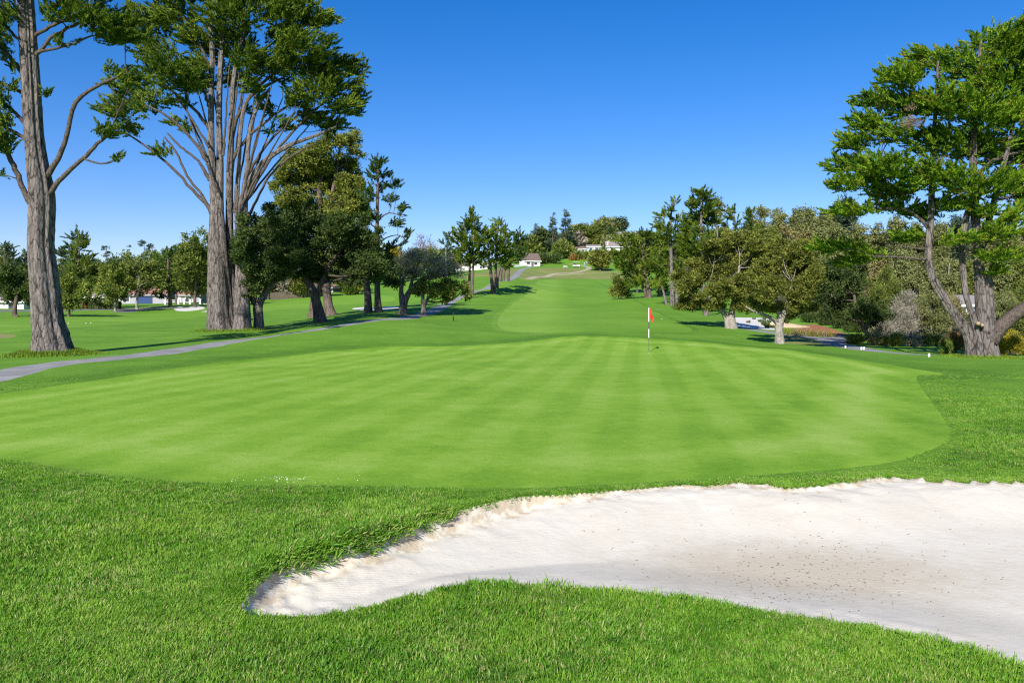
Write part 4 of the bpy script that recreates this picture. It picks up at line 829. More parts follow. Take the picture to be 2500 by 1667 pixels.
tree('cypress_tree', 'bushy cypress on several trunks, second of three up the fairway', (1206, 716, 125),
     [[(1204, 716, 6), (1202, 695, 5), (1198, 660, 4), (1197, 630, 3)], [(1206, 714, 5), (1209, 690, 3.6), (1211, 640, 3), (1213, 580, 2), (1215, 545, 1)], [(1213, 702, 5, 8), (1215, 675, 4, 8), (1222, 650, 3, 8)]],
     [(1215, 545, 14, 7), (1208, 562, 24, 9), (1230, 570, 18, 9), (1200, 585, 26, 10), (1232, 592, 22, 10), (1215, 608, 34, 11), (1188, 626, 18, 9), (1236, 618, 22, 10), (1214, 634, 24, 9), (1186, 645, 14, 7), (1235, 645, 16, 8)],
     'cypress', 'cypress', 'bark_brown', detail=1, twigs=2, size=0.62, seed=28, grow=(1.15, 1.75))
tree('cypress_tree', 'darker cypress beside the path bend, farthest of three up the fairway', (1241, 685, 150),
     [[(1241, 685, 4), (1241, 660, 3.4), (1245, 630, 2.6), (1258, 590, 1.5)], [(1222, 690, 3.4), (1224, 665, 3), (1232, 640, 2)], [(1229, 689, 3.2, 3), (1231, 665, 2.8, 3), (1238, 640, 2, 3)]],
     [(1262, 575, 14, 7), (1275, 588, 12, 7), (1256, 596, 20, 9), (1272, 605, 14, 9), (1252, 618, 22, 9), (1270, 628, 14, 8), (1246, 638, 18, 7)], 'cypress', 'cypress_dark', 'bark_brown', detail=1, twigs=2, size=0.6, seed=29, grow=(1.15, 1.75))
# right of the fairway
tree('cypress_tree', 'low dark spreading cypress right of the fairway', (1584, 727, 115),
     [[(1586, 727, 7), (1584, 712, 5.5), (1580, 690, 4), (1570, 650, 3), (1570, 590, 1.5)], [(1578, 727, 4), (1572, 705, 3), (1560, 680, 2)]],
     [(1530, 590, 34, 11), (1578, 577, 30, 9), (1520, 622, 34, 12), (1570, 612, 42, 13), (1612, 605, 28, 14), (1540, 660, 34, 12), (1592, 650, 38, 14), (1512, 650, 18, 10), (1560, 690, 36, 10), (1600, 690, 30, 10), (1625, 640, 20, 16)],
     'cypress', 'cypress', 'bark_brown', detail=1, twigs=2, size=0.66, seed=30, grow=(1.0, 1.5))
auto('shrub_tree', 'drooping brownish shrub at the left foot of the dark spreading cypress', 'bush', 1510, 703, 122, 645, 26, 'oak_brown', bot=702, trunk=2)
tree('cypress_tree', 'tall ragged cypress with straight grey trunk, left of the tallest one on the right', (1642, 747, 98),
     [[(1641, 747, 6.5), (1641, 700, 5.5), (1639, 640, 4.5), (1636, 570, 3.5), (1640, 510, 2), (1648, 488, 1)], [(1653, 747, 5, 1), (1652, 715, 4.4, 1), (1655, 670, 3.5, 1), (1665, 620, 2, 1)], [(1628, 742, 4), (1622, 722, 3), (1616, 700, 2)]],
     [(1650, 492, 14, 6, .8), (1640, 510, 18, 7, .8), (1618, 525, 22, 8, .9), (1650, 535, 20, 8, .8), (1612, 550, 20, 8), (1638, 560, 26, 9), (1622, 580, 24, 9, .8), (1655, 590, 22, 10, .8), (1640, 620, 26, 9, .7), (1615, 640, 16, 8, .7), (1655, 650, 24, 10, .8), (1630, 670, 24, 9, .7), (1612, 695, 14, 10, .8), (1668, 680, 18, 12)],
     'cypress', 'cypress', 'bark_grey', detail=1, twigs=3, size=0.62, seed=31, grow=(1.1, 1.5))
tree('cypress_tree', 'tallest cypress of the right hand group with layered tufted crown', (1722, 777, 84),
     [[(1724, 777, 9), (1722, 755, 7), (1716, 700, 6), (1712, 620, 5), (1712, 540, 3.5), (1718, 475, 1.5)], [(1730, 740, 4), (1748, 680, 3.5), (1752, 600, 3), (1750, 550, 2)]],
     [(1712, 471, 22, 6), (1722, 484, 20, 8), (1700, 498, 26, 9), (1732, 508, 22, 8), (1712, 525, 32, 10), (1688, 542, 26, 10), (1738, 542, 26, 10), (1705, 565, 36, 11), (1745, 575, 26, 10), (1680, 585, 24, 11), (1712, 602, 36, 12), (1750, 612, 24, 10), (1690, 630, 26, 12), (1725, 640, 30, 12), (1675, 560, 16, 8), (1665, 610, 16, 8)],
     'cypress', 'cypress', 'bark_grey', detail=1, twigs=3, size=0.75, seed=32, grow=(1.15, 1.75))
auto('oak_tree', 'leafy green tree close behind the low dark spreading cypress', 'round', 1556, 735, 142, 596, 40, 'oak', bot=722, trunk=3)
auto('cypress_tree', 'dense cypress between the low spreading one and the tall ragged one', 'pine', 1612, 742, 126, 556, 34, 'cypress', bot=730, trunk=4, size=.7, n=16)
auto('cypress_tree', 'dense green cypress filling the gap right of the tall ragged one', 'pine', 1676, 758, 106, 552, 34, 'cypress', bot=745, trunk=4, size=.7, n=16)
auto('pine_tree', 'thin twiggy grey tree behind the tallest right hand cypress', 'euc', 1756, 760, 120, 487, 24, 'euc', trunk=3, dens=.7, bark='bark_pale', bot=600)
auto('cypress_tree', 'dark flat topped cypress right of the thin twiggy tree', 'pine', 1792, 760, 125, 510, 34, 'cypress_dark', trunk=4, bot=640, size=.65)
auto('cypress_tree', 'small leaning cypress top before the grey eucalypts', 'pine', 1832, 750, 130, 508, 24, 'cypress', trunk=3, bot=620, size=.6, lean=6)
tree('oak_tree', 'olive oak with gnarled pale twin trunk, left of the single trunked oak', (1783, 804, 63),
     [[(1788, 804, 15), (1786, 790, 12), (1786, 772, 9), (1790, 745, 7), (1800, 700, 5), (1805, 650, 3)], [(1778, 804, 9), (1775, 785, 8), (1765, 765, 6), (1748, 740, 5), (1730, 700, 3.5)]],
     [(1690, 690, 40, 30), (1735, 655, 46, 36), (1800, 640, 50, 36), (1760, 715, 50, 28), (1688, 730, 36, 22), (1820, 695, 46, 34), (1800, 590, 46, 28), (1855, 640, 36, 28), (1748, 605, 36, 24), (1740, 750, 40, 14), (1820, 745, 34, 14), (1845, 600, 30, 22), (1670, 705, 24, 24)], 'oak', 'oak_brown', 'bark_pale', detail=1.5, twigs=6, twig_mat='bark_pale', seed=33, outside=True, twig_r=0.6, dens=1.6, grow=(1.15, 1.45))
tree('oak_tree', 'olive oak on a single stout trunk at the back edge of the green', (1905, 842, 48),
     [[(1904, 842, 14), (1903, 825, 11), (1902, 805, 10.5), (1905, 785, 9.5), (1914, 765, 7.5), (1924, 735, 5), (1935, 690, 3)], [(1900, 795, 7), (1888, 782, 5.5), (1868, 772, 4.5), (1845, 764, 3), (1820, 750, 2)], [(1904, 785, 6), (1898, 750, 4.5), (1890, 700, 3)]],
     [(1880, 700, 46, 34), (1930, 665, 46, 36), (1962, 700, 40, 36), (1888, 750, 42, 16), (1940, 752, 40, 18), (1848, 735, 28, 20), (1972, 755, 34, 13), (1900, 640, 46, 28), (1950, 620, 42, 28), (1862, 660, 34, 28), (1905, 600, 34, 22), (1985, 660, 24, 30), (1920, 775, 20, 10, .7)], 'oak', 'oak_brown', 'bark_pale', detail=1.5, twigs=6, twig_mat='bark_pale', seed=34, outside=True, twig_r=0.6, dens=1.6, grow=(1.15, 1.45))
tree('oak_tree', 'dark green oak in shade with leaning trunk, right of the mulch bed', (2122, 834, 58),
     [[(2124, 834, 7), (2116, 815, 6), (2104, 795, 5), (2092, 765, 4), (2085, 720, 3)], [(2108, 802, 4), (2125, 785, 3), (2140, 770, 2)]],
     [(2045, 685, 36, 44), (2085, 660, 36, 34), (2005, 715, 26, 34), (2060, 745, 46, 34), (2108, 755, 42, 32), (2150, 768, 32, 22), (2022, 768, 32, 20), (2020, 670, 14, 30, .8), (2085, 705, 40, 34), (2130, 790, 24, 12, .7)], 'oak', 'oak_dark', 'bark_brown', detail=1.2, twigs=4, seed=35)

# far left tree line
G1 = 'trees lining the far left fairway'
auto('oak_tree', 'dark spreading oak left of the tall grey trunk', 'round', 42, 768, 104, 640, 62, 'oak_dark', bot=750, trunk=7)
auto('pine_tree', 'dark pine top behind the far left oak', 'pine', 12, 750, 170, 598, 34, 'conifer_blue', trunk=3, bot=680, size=.6)
auto('pine_tree', 'low dark pine between the far left oak and the grey trunk', 'pine', 62, 750, 175, 618, 26, 'conifer_blue', trunk=3, bot=690, size=.6)
auto('pine_tree', 'wide dark pine showing behind the broad light green conifer', 'pine', 185, 750, 175, 568, 52, 'conifer_blue', trunk=4, bot=700, size=.7)
auto('conifer_tree', 'broad light green conifer right of the tall grey trunk', 'cone', 196, 752, 140, 578, 60, 'shrub', style='cypress', trunk=5, bot=735, size=.75)
auto('oak_tree', 'small rounded tree by the road, right of the grey trunk', 'round', 166, 768, 106, 672, 50, 'oak', bot=745, trunk=4)
auto('oak_tree', 'pale olive oak, left of the pair before the red roofs', 'round', 282, 755, 128, 642, 46, 'oak', bot=738, trunk=4, bark='bark_pale')
auto('oak_tree', 'taller olive oak, right of the pair before the red roofs', 'round', 335, 753, 138, 625, 62, 'oak', bot=728, trunk=4, bark='bark_pale', lean=5)
auto('cypress_tree', 'dark leaning cypress in front of the white railing', 'pine', 416, 752, 145, 610, 40, 'cypress_dark', bot=722, trunk=6, lean=-6, size=.8)
auto('oak_tree', 'large pale olive oak touching the clustered cypress trunks', 'round', 478, 750, 142, 562, 58, 'oak', bot=728, trunk=5, n=9)
auto('oak_tree', 'dim green tree filling the gap left of the large pale oak', 'round', 432, 750, 160, 600, 42, 'shrub', bot=720, trunk=4)
_L = ((260, 603, 20, 'pine'), (316, 606, 9, 'cone'), (352, 592, 24, 'pine'), (372, 602, 16, 'pine'), (232, 628, 18, 'round'), (296, 632, 20, 'round'))
_R = ranks([q[0] for q in _L])
for k, (px, top, hw, sh) in enumerate(_L):
    auto('pine_tree', 'distant blue green treetop above the far left oaks, ' + _R[k] + ' of six', sh, px, 735, 270, top, hw, 'conifer_blue', bot=690, trunk=2, group='distant treetops at far left', size=.55, cat='tree', style='conifer')
_L = tuple((int(-550 + k * 52 + 14 * math.sin(k * 5.1)), 640 + int(16 * math.sin(k * 2.7)), 42 + int(8 * math.sin(k * 3.3))) for k in range(21))
_R = ranks([q[0] for q in _L])
for k, (px, top, hw) in enumerate(_L):
    auto('oak_tree', 'dim green tree in the farthest row at left, ' + _R[k], 'round', px, 748, 205 + 8 * (k % 3), top, hw, ('oak_dark', 'oak', 'shrub', 'oak')[k % 4], bot=742, trunk=3, group='farthest row of trees at left', n=9)
_L = ((560, 640, 40), (610, 650, 34), (655, 662, 30), (696, 668, 30), (735, 664, 32), (775, 660, 30))
_R = ranks([q[0] for q in _L])
for k, (px, top, hw) in enumerate(_L):
    auto('shrub_tree', 'tan grey leafy tree behind the shaded trunks along the far fence, ' + _R[k], 'round', px, 738 - (px - 560) * .03, 178, top, hw, ('oak_brown', 'lichen')[k % 2], bot=725, trunk=2.5, group='tan trees along the far fence', dens=1.0)
auto('oak_tree', 'mid green tree seen between the leaning oak and the twin dark trunks', 'round', 838, 716, 196, 630, 46, 'shrub', bot=706, trunk=3)
auto('shrub_tree', 'yellow green shrub between the leaning oak and the twin dark trunks', 'bush', 872, 714, 185, 660, 30, 'yellow', bot=713, trunk=2, dens=.9)
auto('shrub_tree', 'light green shrub beside the yellow green one', 'bush', 848, 716, 183, 684, 22, 'shrub', bot=716, trunk=2)
auto('yellow_tree', 'small bright yellow tree behind the slender pine', 'round', 957, 690, 235, 607, 13, 'yellow', bot=650, trunk=2)
auto('conifer_tree', 'dark conifer tip right of the small yellow tree', 'cone', 976, 690, 245, 600, 16, 'conifer_blue', bot=660, trunk=2, size=.6)
auto('bare_tree', 'bare purple red tree behind the grey lichen oak', 'euc', 1028, 690, 235, 580, 13, 'purple', style='twig', bot=640, trunk=2, twigs=6)
auto('bare_tree', 'bare pale brown tree right of the purple red one', 'euc', 1052, 690, 240, 592, 20, 'lichen', style='twig', bot=650, trunk=2, twigs=6)
_L = ((925, 640, 34), (968, 640, 30), (1010, 625, 28), (1060, 628, 30), (1098, 632, 22), (1002, 652, 30))
_R = ranks([q[0] for q in _L])
for k, (px, top, hw) in enumerate(_L):
    auto('oak_tree', 'dull green tree in the far row behind the grey oak, ' + _R[k], 'round', px, 705 - k, 225, top, hw, ('oak', 'oak_dark', 'euc')[k % 3], bot=692, trunk=2.5, group='far row of dull green trees')
auto('pine_tree', 'thin pale trunked tree left of the pointed cypress pair', 'pine', 1092, 690, 200, 575, 16, 'conifer_blue', bot=640, trunk=1.6, bark='bark_pale', size=.55, lean=-4)

# the hill in the middle
auto('conifer_tree', 'tallest dark conifer on the hill above the clubhouse', 'cone', 1383, 632, 335, 515, 24, 'conifer_blue', bot=606, trunk=2.6, n=11, size=.62)
auto('conifer_tree', 'second dark conifer on the hill, left of the tallest', 'cone', 1350, 634, 338, 527, 19, 'conifer_blue', bot=612, trunk=2.2, n=10, size=.62)
auto('conifer_tree', 'short dark conifer, leftmost on the hill', 'cone', 1309, 632, 345, 552, 13, 'conifer_blue', bot=610, trunk=2, n=8, size=.6)
_L = ((1296, 592, 20, 'oak', 636), (1322, 575, 26, 'oak_dark', 636), (1340, 590, 24, 'lichen', 636), (1362, 600, 22, 'oak', 632), (1408, 585, 16, 'lichen', 622), (1436, 560, 34, 'oak', 618), (1410, 562, 24, 'euc', 618), (1472, 575, 28, 'oak_dark', 612), (1500, 585, 26, 'euc', 612), (1540, 580, 30, 'oak', 620), (1290, 610, 18, 'oak_dark', 640), (1575, 600, 26, 'oak_dark', 640))
_R = ranks([q[0] for q in _L])
for k, (px, top, hw, lf, br) in enumerate(_L):
    auto('oak_tree', 'rounded oak in the wood round the hilltop houses, ' + _R[k], 'round', px, br, 345 + (k % 4) * 6, top, hw, lf, bot=br - 8, trunk=2.2, group='oaks round the hilltop houses')
auto('eucalyptus_tree', 'domed eucalyptus on the skyline behind the hilltop houses', 'round', 1476, 596, 430, 553, 32, 'euc', bot=588, trunk=2)
auto('eucalyptus_tree', 'small paired treetop on the skyline right of the domed eucalyptus', 'euc', 1513, 596, 430, 550, 14, 'conifer_blue', bot=582, trunk=1.6)
auto('round_bush', 'dark rounded bush right of the clubhouse', 'bush', 1340, 648, 300, 622, 30, 'oak_dark', bot=648, trunk=2, n=10)
auto('oak_tree', 'little oak with pale trunk on the lawn below the hilltop houses', 'round', 1375, 634, 322, 600, 24, 'oak', bot=627, trunk=1.6, bark='bark_pale')
auto('tan_tree', 'lone yellow brown tree on the slope beside the tan track', 'round', 1466, 668, 268, 622, 21, 'oak_brown', bot=662, trunk=1.6)
_L = ((1418, 628, 10, 'shrub'), (1436, 626, 14, 'shrub'), (1452, 618, 9, 'oak_dark'), (1482, 614, 20, 'shrub'), (1512, 616, 22, 'shrub'), (1408, 636, 10, 'rust'), (1500, 630, 18, 'shrub'), (1530, 632, 20, 'oak_dark'))
_R = ranks([q[0] for q in _L])
for k, (px, top, hw, lf) in enumerate(_L):
    auto('shrub', 'low shrub on the bank below the hilltop houses, ' + _R[k], 'bush', px, (638, 640, 634, 628, 632, 646, 648, 652)[k], 315, top, hw, lf, bot=(638, 640, 634, 628, 632, 646, 648, 652)[k], trunk=1, group='shrubs on the bank below the hilltop houses', n=5)

for k, (px, row, d, top, hw) in enumerate(((1985, 798, 86, 768, 24), (2020, 803, 82, 772, 26), (2056, 810, 76, 780, 26), (2090, 818, 70, 788, 24))):
    auto('shrub', 'dark green bush behind the mulch bed, ' + ranks([0, 1, 2, 3])[k], 'bush', px, row, d, top, hw, 'oak_dark', bot=row, trunk=1.5, group='dark bushes behind the mulch bed', n=8)
# the wooded slope on the right
GE = 'eucalypts on the right hand slope'
lab = {'euc': 'grey green eucalyptus on the right hand slope', 'euc_brown': 'brownish eucalyptus on the right hand slope', 'oak': 'olive tree on the right hand slope', 'conifer_blue': 'dark conifer on the right hand slope'}
_L = ((1860, 505, 34, 640, 210, 'euc'), (1838, 528, 28, 640, 215, 'conifer_blue'), (1902, 514, 28, 640, 220, 'euc'), (1944, 511, 17, 630, 230, 'euc'), (1976, 514, 20, 630, 235, 'euc'), (2010, 519, 24, 640, 220, 'euc'), (2042, 500, 18, 640, 225, 'euc'), (2066, 478, 28, 650, 200, 'conifer_blue'),
                                              (1918, 556, 30, 660, 180, 'euc_brown'), (1880, 560, 28, 665, 175, 'oak'), (1962, 566, 28, 655, 185, 'euc_brown'), (2002, 556, 26, 655, 185, 'euc'), (2045, 556, 28, 665, 175, 'euc'), (2095, 552, 34, 670, 165, 'euc'), (2145, 548, 32, 670, 165, 'euc'), (2192, 536, 34, 680, 160, 'euc'), (2236, 548, 32, 680, 160, 'euc'), (2290, 545, 38, 690, 150, 'euc'), (2340, 530, 38, 690, 150, 'conifer_blue'), (2400, 545, 38, 690, 150, 'euc'), (2460, 545, 42, 690, 150, 'euc'), (2520, 540, 42, 690, 150, 'euc'),
                                              (1975, 625, 34, 720, 130, 'oak'), (2030, 610, 34, 720, 128, 'euc'), (2150, 630, 40, 735, 120, 'euc_brown'), (2205, 620, 40, 745, 115, 'euc'), (2260, 632, 38, 750, 110, 'euc'), (2318, 640, 38, 760, 105, 'euc'), (2375, 650, 36, 760, 105, 'oak'), (2440, 640, 40, 765, 100, 'euc'), (2500, 630, 44, 765, 100, 'oak'))
_T = [0 if q[4] >= 200 else 1 if q[4] >= 150 else 2 for q in _L]; _R = {}
for t in range(3):
    ii_ = [i for i in range(len(_L)) if _T[i] == t]
    for i, r in zip(ii_, ranks([_L[i][0] for i in ii_])): _R[i] = r + (' in the skyline row', ' in the middle row', ' in the lowest row')[t]
for k, (px, top, hw, row, d, lf) in enumerate(_L):
    auto('eucalyptus_tree', lab[lf] + ', ' + _R[k], 'euc', px, row, d, top, hw, lf, bot=row - 6, trunk=2.4 * 150 / d, bark='bark_pale', group=GE, n=22, dens=1.5, twigs=3)
auto('yellow_tree', 'mustard yellow treetop among the wood behind the olive oaks', 'round', 1872, 660, 150, 594, 22, 'yellow', bot=622, trunk=2)
_L = ((2170, 668, 52, 820, 72, 'oak', 'shrub'), (2225, 712, 46, 832, 66, 'lichen', 'twig'), (2275, 700, 40, 830, 66, 'euc', 'shrub'), (2195, 740, 40, 836, 62, 'lichen', 'twig'), (2320, 715, 40, 826, 68, 'euc_brown', 'shrub'), (2480, 690, 50, 830, 64, 'oak', 'shrub'), (2445, 730, 40, 836, 60, 'euc', 'shrub'), (2160, 775, 34, 838, 60, 'lichen', 'twig'), (2530, 740, 50, 850, 55, 'oak', 'shrub'))
_R = ranks([q[0] for q in _L])
for k, (px, top, hw, row, d, lf, st) in enumerate(_L):
    auto('scrub_tree', {'oak': 'rounded olive scrub tree at the foot of the right slope', 'lichen': 'tangled grey lichen scrub at the foot of the right slope', 'euc': 'grey green scrub tree at the foot of the right slope', 'euc_brown': 'brownish scrub tree at the foot of the right slope'}[lf] + ', ' + _R[k],
         'bush', px, row, d, top, hw, lf, style=st, bot=row, trunk=3, bark='bark_pale', group='scrub at the foot of the right slope', n=12, twigs=8 if st == 'twig' else 3, dens=1.3)
auto('shrub', 'rust brown bush left of the fluted cypress base', 'bush', 2336, 868, 41, 812, 30, 'rust', bot=866, trunk=2, n=9)
auto('shrub', 'green bush against the left side of the fluted cypress base', 'bush', 2318, 869, 40, 836, 26, 'shrub', bot=868, trunk=2, n=7)
auto('shrub', 'wide yellow green bush right of the fluted cypress base', 'bush', 2468, 878, 39, 818, 52, 'yellow', bot=876, trunk=2, n=12)
for k, (px, top, hw, row) in enumerate(((2088, 826, 24, 850), (2128, 820, 28, 851), (2178, 818, 30, 852), (2226, 822, 28, 852), (2275, 828, 24, 854))):
    auto('shrub', 'low bush behind the bright grass strip, ' + ranks([0, 1, 2, 3, 4])[k], 'bush', px, row, 50, top, hw, ('oak_brown', 'euc_brown', 'oak_brown', 'lichen', 'oak')[k], bot=row, trunk=1.5, group='low bushes behind the bright grass strip', n=7)
for k in range(9):
    px = 1925 + k * 12.5
    auto('ornamental_grass', 'clump of ornamental grass beside the right path, ' + ranks(list(range(9)))[k], 'bush', px, 818 + k * 1.3, 58, 806 + k * 1.2, 9, 'dead' if k % 2 else 'yellow', style='twig', bot=818 + k * 1.3, trunk=.5, group='ornamental grass beside the right path', n=4, cat='grass clump', twigs=0)

# ------------------------------------------------------------------ objects: flag, balls, posts, markers
M['white'] = flat('white_paint', (0.80, 0.80, 0.78), 0.5, 0.4, 0.04)
M['black'] = flat('black_paint', (0.03, 0.03, 0.032), 0.5, 0.4, 0.1)
M['red'] = flat('flag_red', (0.75, 0.035, 0.025), 0.7, 0.2, 0.08)
M['dark'] = flat('dark_metal', (0.04, 0.045, 0.04), 0.5, 0.4, 0.1)
M['roof_brown'] = flat('roof_brown', (0.15, 0.115, 0.095), 0.9, 0.1, 0.2)
M['roof_red'] = flat('roof_red', (0.30, 0.16, 0.13), 0.9, 0.1, 0.2)
M['roof_grey'] = flat('roof_grey', (0.24, 0.215, 0.21), 0.9, 0.1, 0.15)
M['wall_white'] = flat('wall_white', (0.80, 0.79, 0.76), 0.8, 0.2, 0.03)
M['wall_blue'] = flat('wall_blue', (0.30, 0.42, 0.58), 0.8, 0.2, 0.06)
M['wall_grey'] = flat('wall_grey', (0.34, 0.33, 0.36), 0.8, 0.2, 0.06)
M['glass'] = flat('window_glass', (0.04, 0.05, 0.06), 0.15, 0.6, 0.1)
M['brick'] = flat('chimney_brick', (0.55, 0.42, 0.36), 0.9, 0.1, 0.12)
M['blue'] = flat('blue_paint', (0.02, 0.05, 0.15), 0.35, 0.5, 0.1)
M['wood'] = flat('fence_wood', (0.16, 0.125, 0.10), 0.9, 0.1, 0.25)
M['timber'] = flat('step_timber', (0.50, 0.38, 0.26), 0.9, 0.1, 0.15)
M['skin'] = flat('skin', (0.50, 0.32, 0.23), 0.6, 0.3, 0.05)
M['tyre'] = flat('tyre_rubber', (0.025, 0.025, 0.025), 0.8, 0.2, 0.1)
M['pole'] = flat('pole_wood', (0.46, 0.30, 0.18), 0.9, 0.1, 0.15)
def lathe(mb, prof, c=(0, 0, 0), n=16):
    mb.tube([(c[0], c[1], c[2] + z) for r, z in prof], [r for r, z in prof], n)
fx, fy = P(1584, 859, 38.7)[:2]; fz = ground_px([(1584, 859.5)])[0]; fx, fy = fz; fz = float(Hbase([fx], [fy])[0]) - 0.02
FL = empty('flagstick', (fx, fy, fz), 'red flag on a black and white banded flagstick standing in the green', 'flagstick')
for z0, z1, mt in ((-0.15, .70, 'dark'), (.70, 1.12, 'white'), (1.12, 1.46, 'dark'), (1.46, 1.80, 'white'), (1.80, 2.14, 'white')):
    mb = MB(); lathe(mb, [(0.017, z0), (0.017, z1)] if z0 > .6 else [(0.011, z0), (0.011, z1)], n=10); mb.build('pole_band', M[mt], FL)
mb = MB(); lathe(mb, [(0.02, 2.14), (0.022, 2.16), (0.012, 2.18)], n=10); mb.build('finial', M['dark'], FL)
g = []; NU, NVV = 12, 12
for j in range(NVV + 1):
    v = j / NVV
    for i in range(NU + 1):
        u = i / NU; hang = 0.55 * u * u
        x = 0.018 + 0.20 * u * (0.55 + 0.45 * math.sin(v * 2.6)); y = 0.06 * math.sin(u * 7 + v * 3) * u; z = 2.12 - 0.50 * v - hang * 0.42 * (1 - v * .35) + 0.03 * math.sin(u * 5)
        g.append((x, y, z))
g = np.array(g); ii = np.arange((NU + 1) * (NVV + 1)).reshape(NVV + 1, NU + 1)
q = np.stack([ii[:-1, :-1], ii[:-1, 1:], ii[1:, 1:], ii[1:, :-1]], -1).reshape(-1, 4); nn = len(g)
mb = MB(); mb.add(np.vstack([g, g + (0, 0.004, 0)]), np.vstack([q, q[:, ::-1] + nn])); mb.build('flag_cloth', M['red'], FL)
mb = MB(); mb.tube([(0, 0, 0.006), (0, 0, -0.10)], [0.054, 0.054], 20, False); mb.build('cup', M['white'], FL)
def on(px, row, lift=0.0):
    x, y = ground_px([(px, row)])[0]; sg = float(sdf_poly(np.array([x]), np.array([y]), poly_green)[0])
    z = float(Hbase([x], [y])[0]) - .02 if sg > 0.3 else ground_z(x, y)
    return np.array([x, y, z + lift])
def ball(px, row, r, label, group=None):
    p = on(px, row); b = bpy.data.objects.new('golf_ball', None)
    mb = MB(); prof = [(max(1e-3, r * math.sin(t)), r - r * math.cos(t)) for t in np.linspace(0, math.pi, 12)]
    lathe(mb, prof, n=16); o = mb.build('golf_ball', M['white']); o.location = p; tag(o, label, 'golf ball', group)
ball(1616, 779, 0.03, 'lone white golf ball on the fairway right of the flag')
for k, (px, row) in enumerate(((167, 791), (210, 790), (222, 790))):
    ball(px, row, 0.045, ('white golf ball on the left fairway nearest the grey trunk', 'white golf ball on the left fairway, middle of three', 'white golf ball on the left fairway, farthest right of three')[k])
p = on(1107, 783); PO = empty('marker_post', p, 'slim black post in the grass at the tip of the left tree shadow', 'post')
mb = MB(); mb.box((0, 0, .32), (.09, .09, .66), taper=.1); mb.build('post', M['black'], PO); mb = MB(); mb.box((0, 0, .68), (.11, .11, .06)); mb.build('cap', M['black'], PO)
for k, (px, row, lb) in enumerate(((2064, 851, 'white tee box marker on grass beside the right path, leftmost of four'), (2103, 855, 'left one of the close pair of white marker blocks by the right path'), (2109.5, 854.5, 'right one of the close pair of white marker blocks by the right path'), (2268, 873, 'lone white marker block on the bright grass left of the fluted cypress'))):
    p = on(px, row); Mk = empty('marker_block', p, lb, 'marker', 'white marker blocks at right')
    h, w_ = (.11, .05) if k < 1 else (.14, .055); mb = MB(); mb.box((0, 0, h / 2), (w_ * 1.6, w_, h), taper=.12); mb.build('block', M['white'], Mk)
    mb = MB(); mb.box((0, 0, h + .008), (w_ * 1.5, w_ * .95, .016)); mb.build('cap', M['white'], Mk)
# scattered white sand crumbs on the near edge of the green
mb = MB(); rs = np.random.default_rng(5)
for k in range(56):
    px, row = (rs.normal(700, 24), rs.normal(1168, 7)) if k < 34 else (rs.uniform(560, 900), rs.normal(1168, 6))
    p = on(px, min(row, 1180)); r = rs.uniform(.0025, .0065); mb.box(p + (0, 0, r * .3), (r * 2, r * 1.6, r), rs.uniform(0, 3), .35)
tag(mb.build('sand_crumbs', M['whitesand'], smooth_=False), 'white sand crumbs strewn on the near edge of the green', 'debris', None, 'stuff')
# litter in the bunker
mb = MB(); rs = np.random.default_rng(6); cnt = 0
while cnt < 420:
    if cnt < 340: px, row = rs.normal(1980, 190), rs.normal(1385, 55)
    else: px, row = rs.uniform(1150, 2480), rs.uniform(1200, 1600)
    y = (EYE + 0.15) * F / (row - HY); x = (px - CX) / F * y; sbk = float(sdf_poly(np.array([x]), np.array([y]), poly_bunker)[0]); cnt += 1
    if sbk < .25: continue
    z = float(Hfull([x], [y])[0]); r = rs.uniform(.002, .006); mb.box((x, y, z + .002), (r * rs.uniform(1.5, 5), r, .004), rs.uniform(-1.2, 1.2), .3)
tag(mb.build('leaf_litter', M['wood'], smooth_=False), 'brown leaf litter scattered on the bunker sand', 'debris', None, 'stuff')
# bare utility pole and steps at right
p = on(2130, 740); UP = empty('wooden_pole', P(2130, 690, 140), 'bare orange brown pole standing in the wood right of the dark oak', 'pole')
pb = P(2130, 690, 140); pb[2] = ground_z(pb[0], pb[1]); UP.location = pb; top = P(2130, 634, 140)[2] - pb[2]
mb = MB(); mb.tube([(0, 0, -.3), (0, 0, top * .5), (0, 0, top)], [.24, .22, .2], 12); mb.build('shaft', M['pole'], UP); mb = MB(); mb.tube([(0, 0, top + .001), (0, 0, top + .12)], [.22, .12], 12); mb.build('cap', M['pole'], UP)
s0 = on(1938, 801); ST = empty('timber_steps', s0, 'flight of low timber steps between the sand bank and the mulch', 'steps')
for k in range(7):
    yy = k * .95; mb = MB(); zz = ground_z(s0[0], s0[1] + yy) - s0[2]; mb.box((k * .02, yy, zz + .06), (2.6, .9, .2)); mb.build('step', M['timber'], ST)
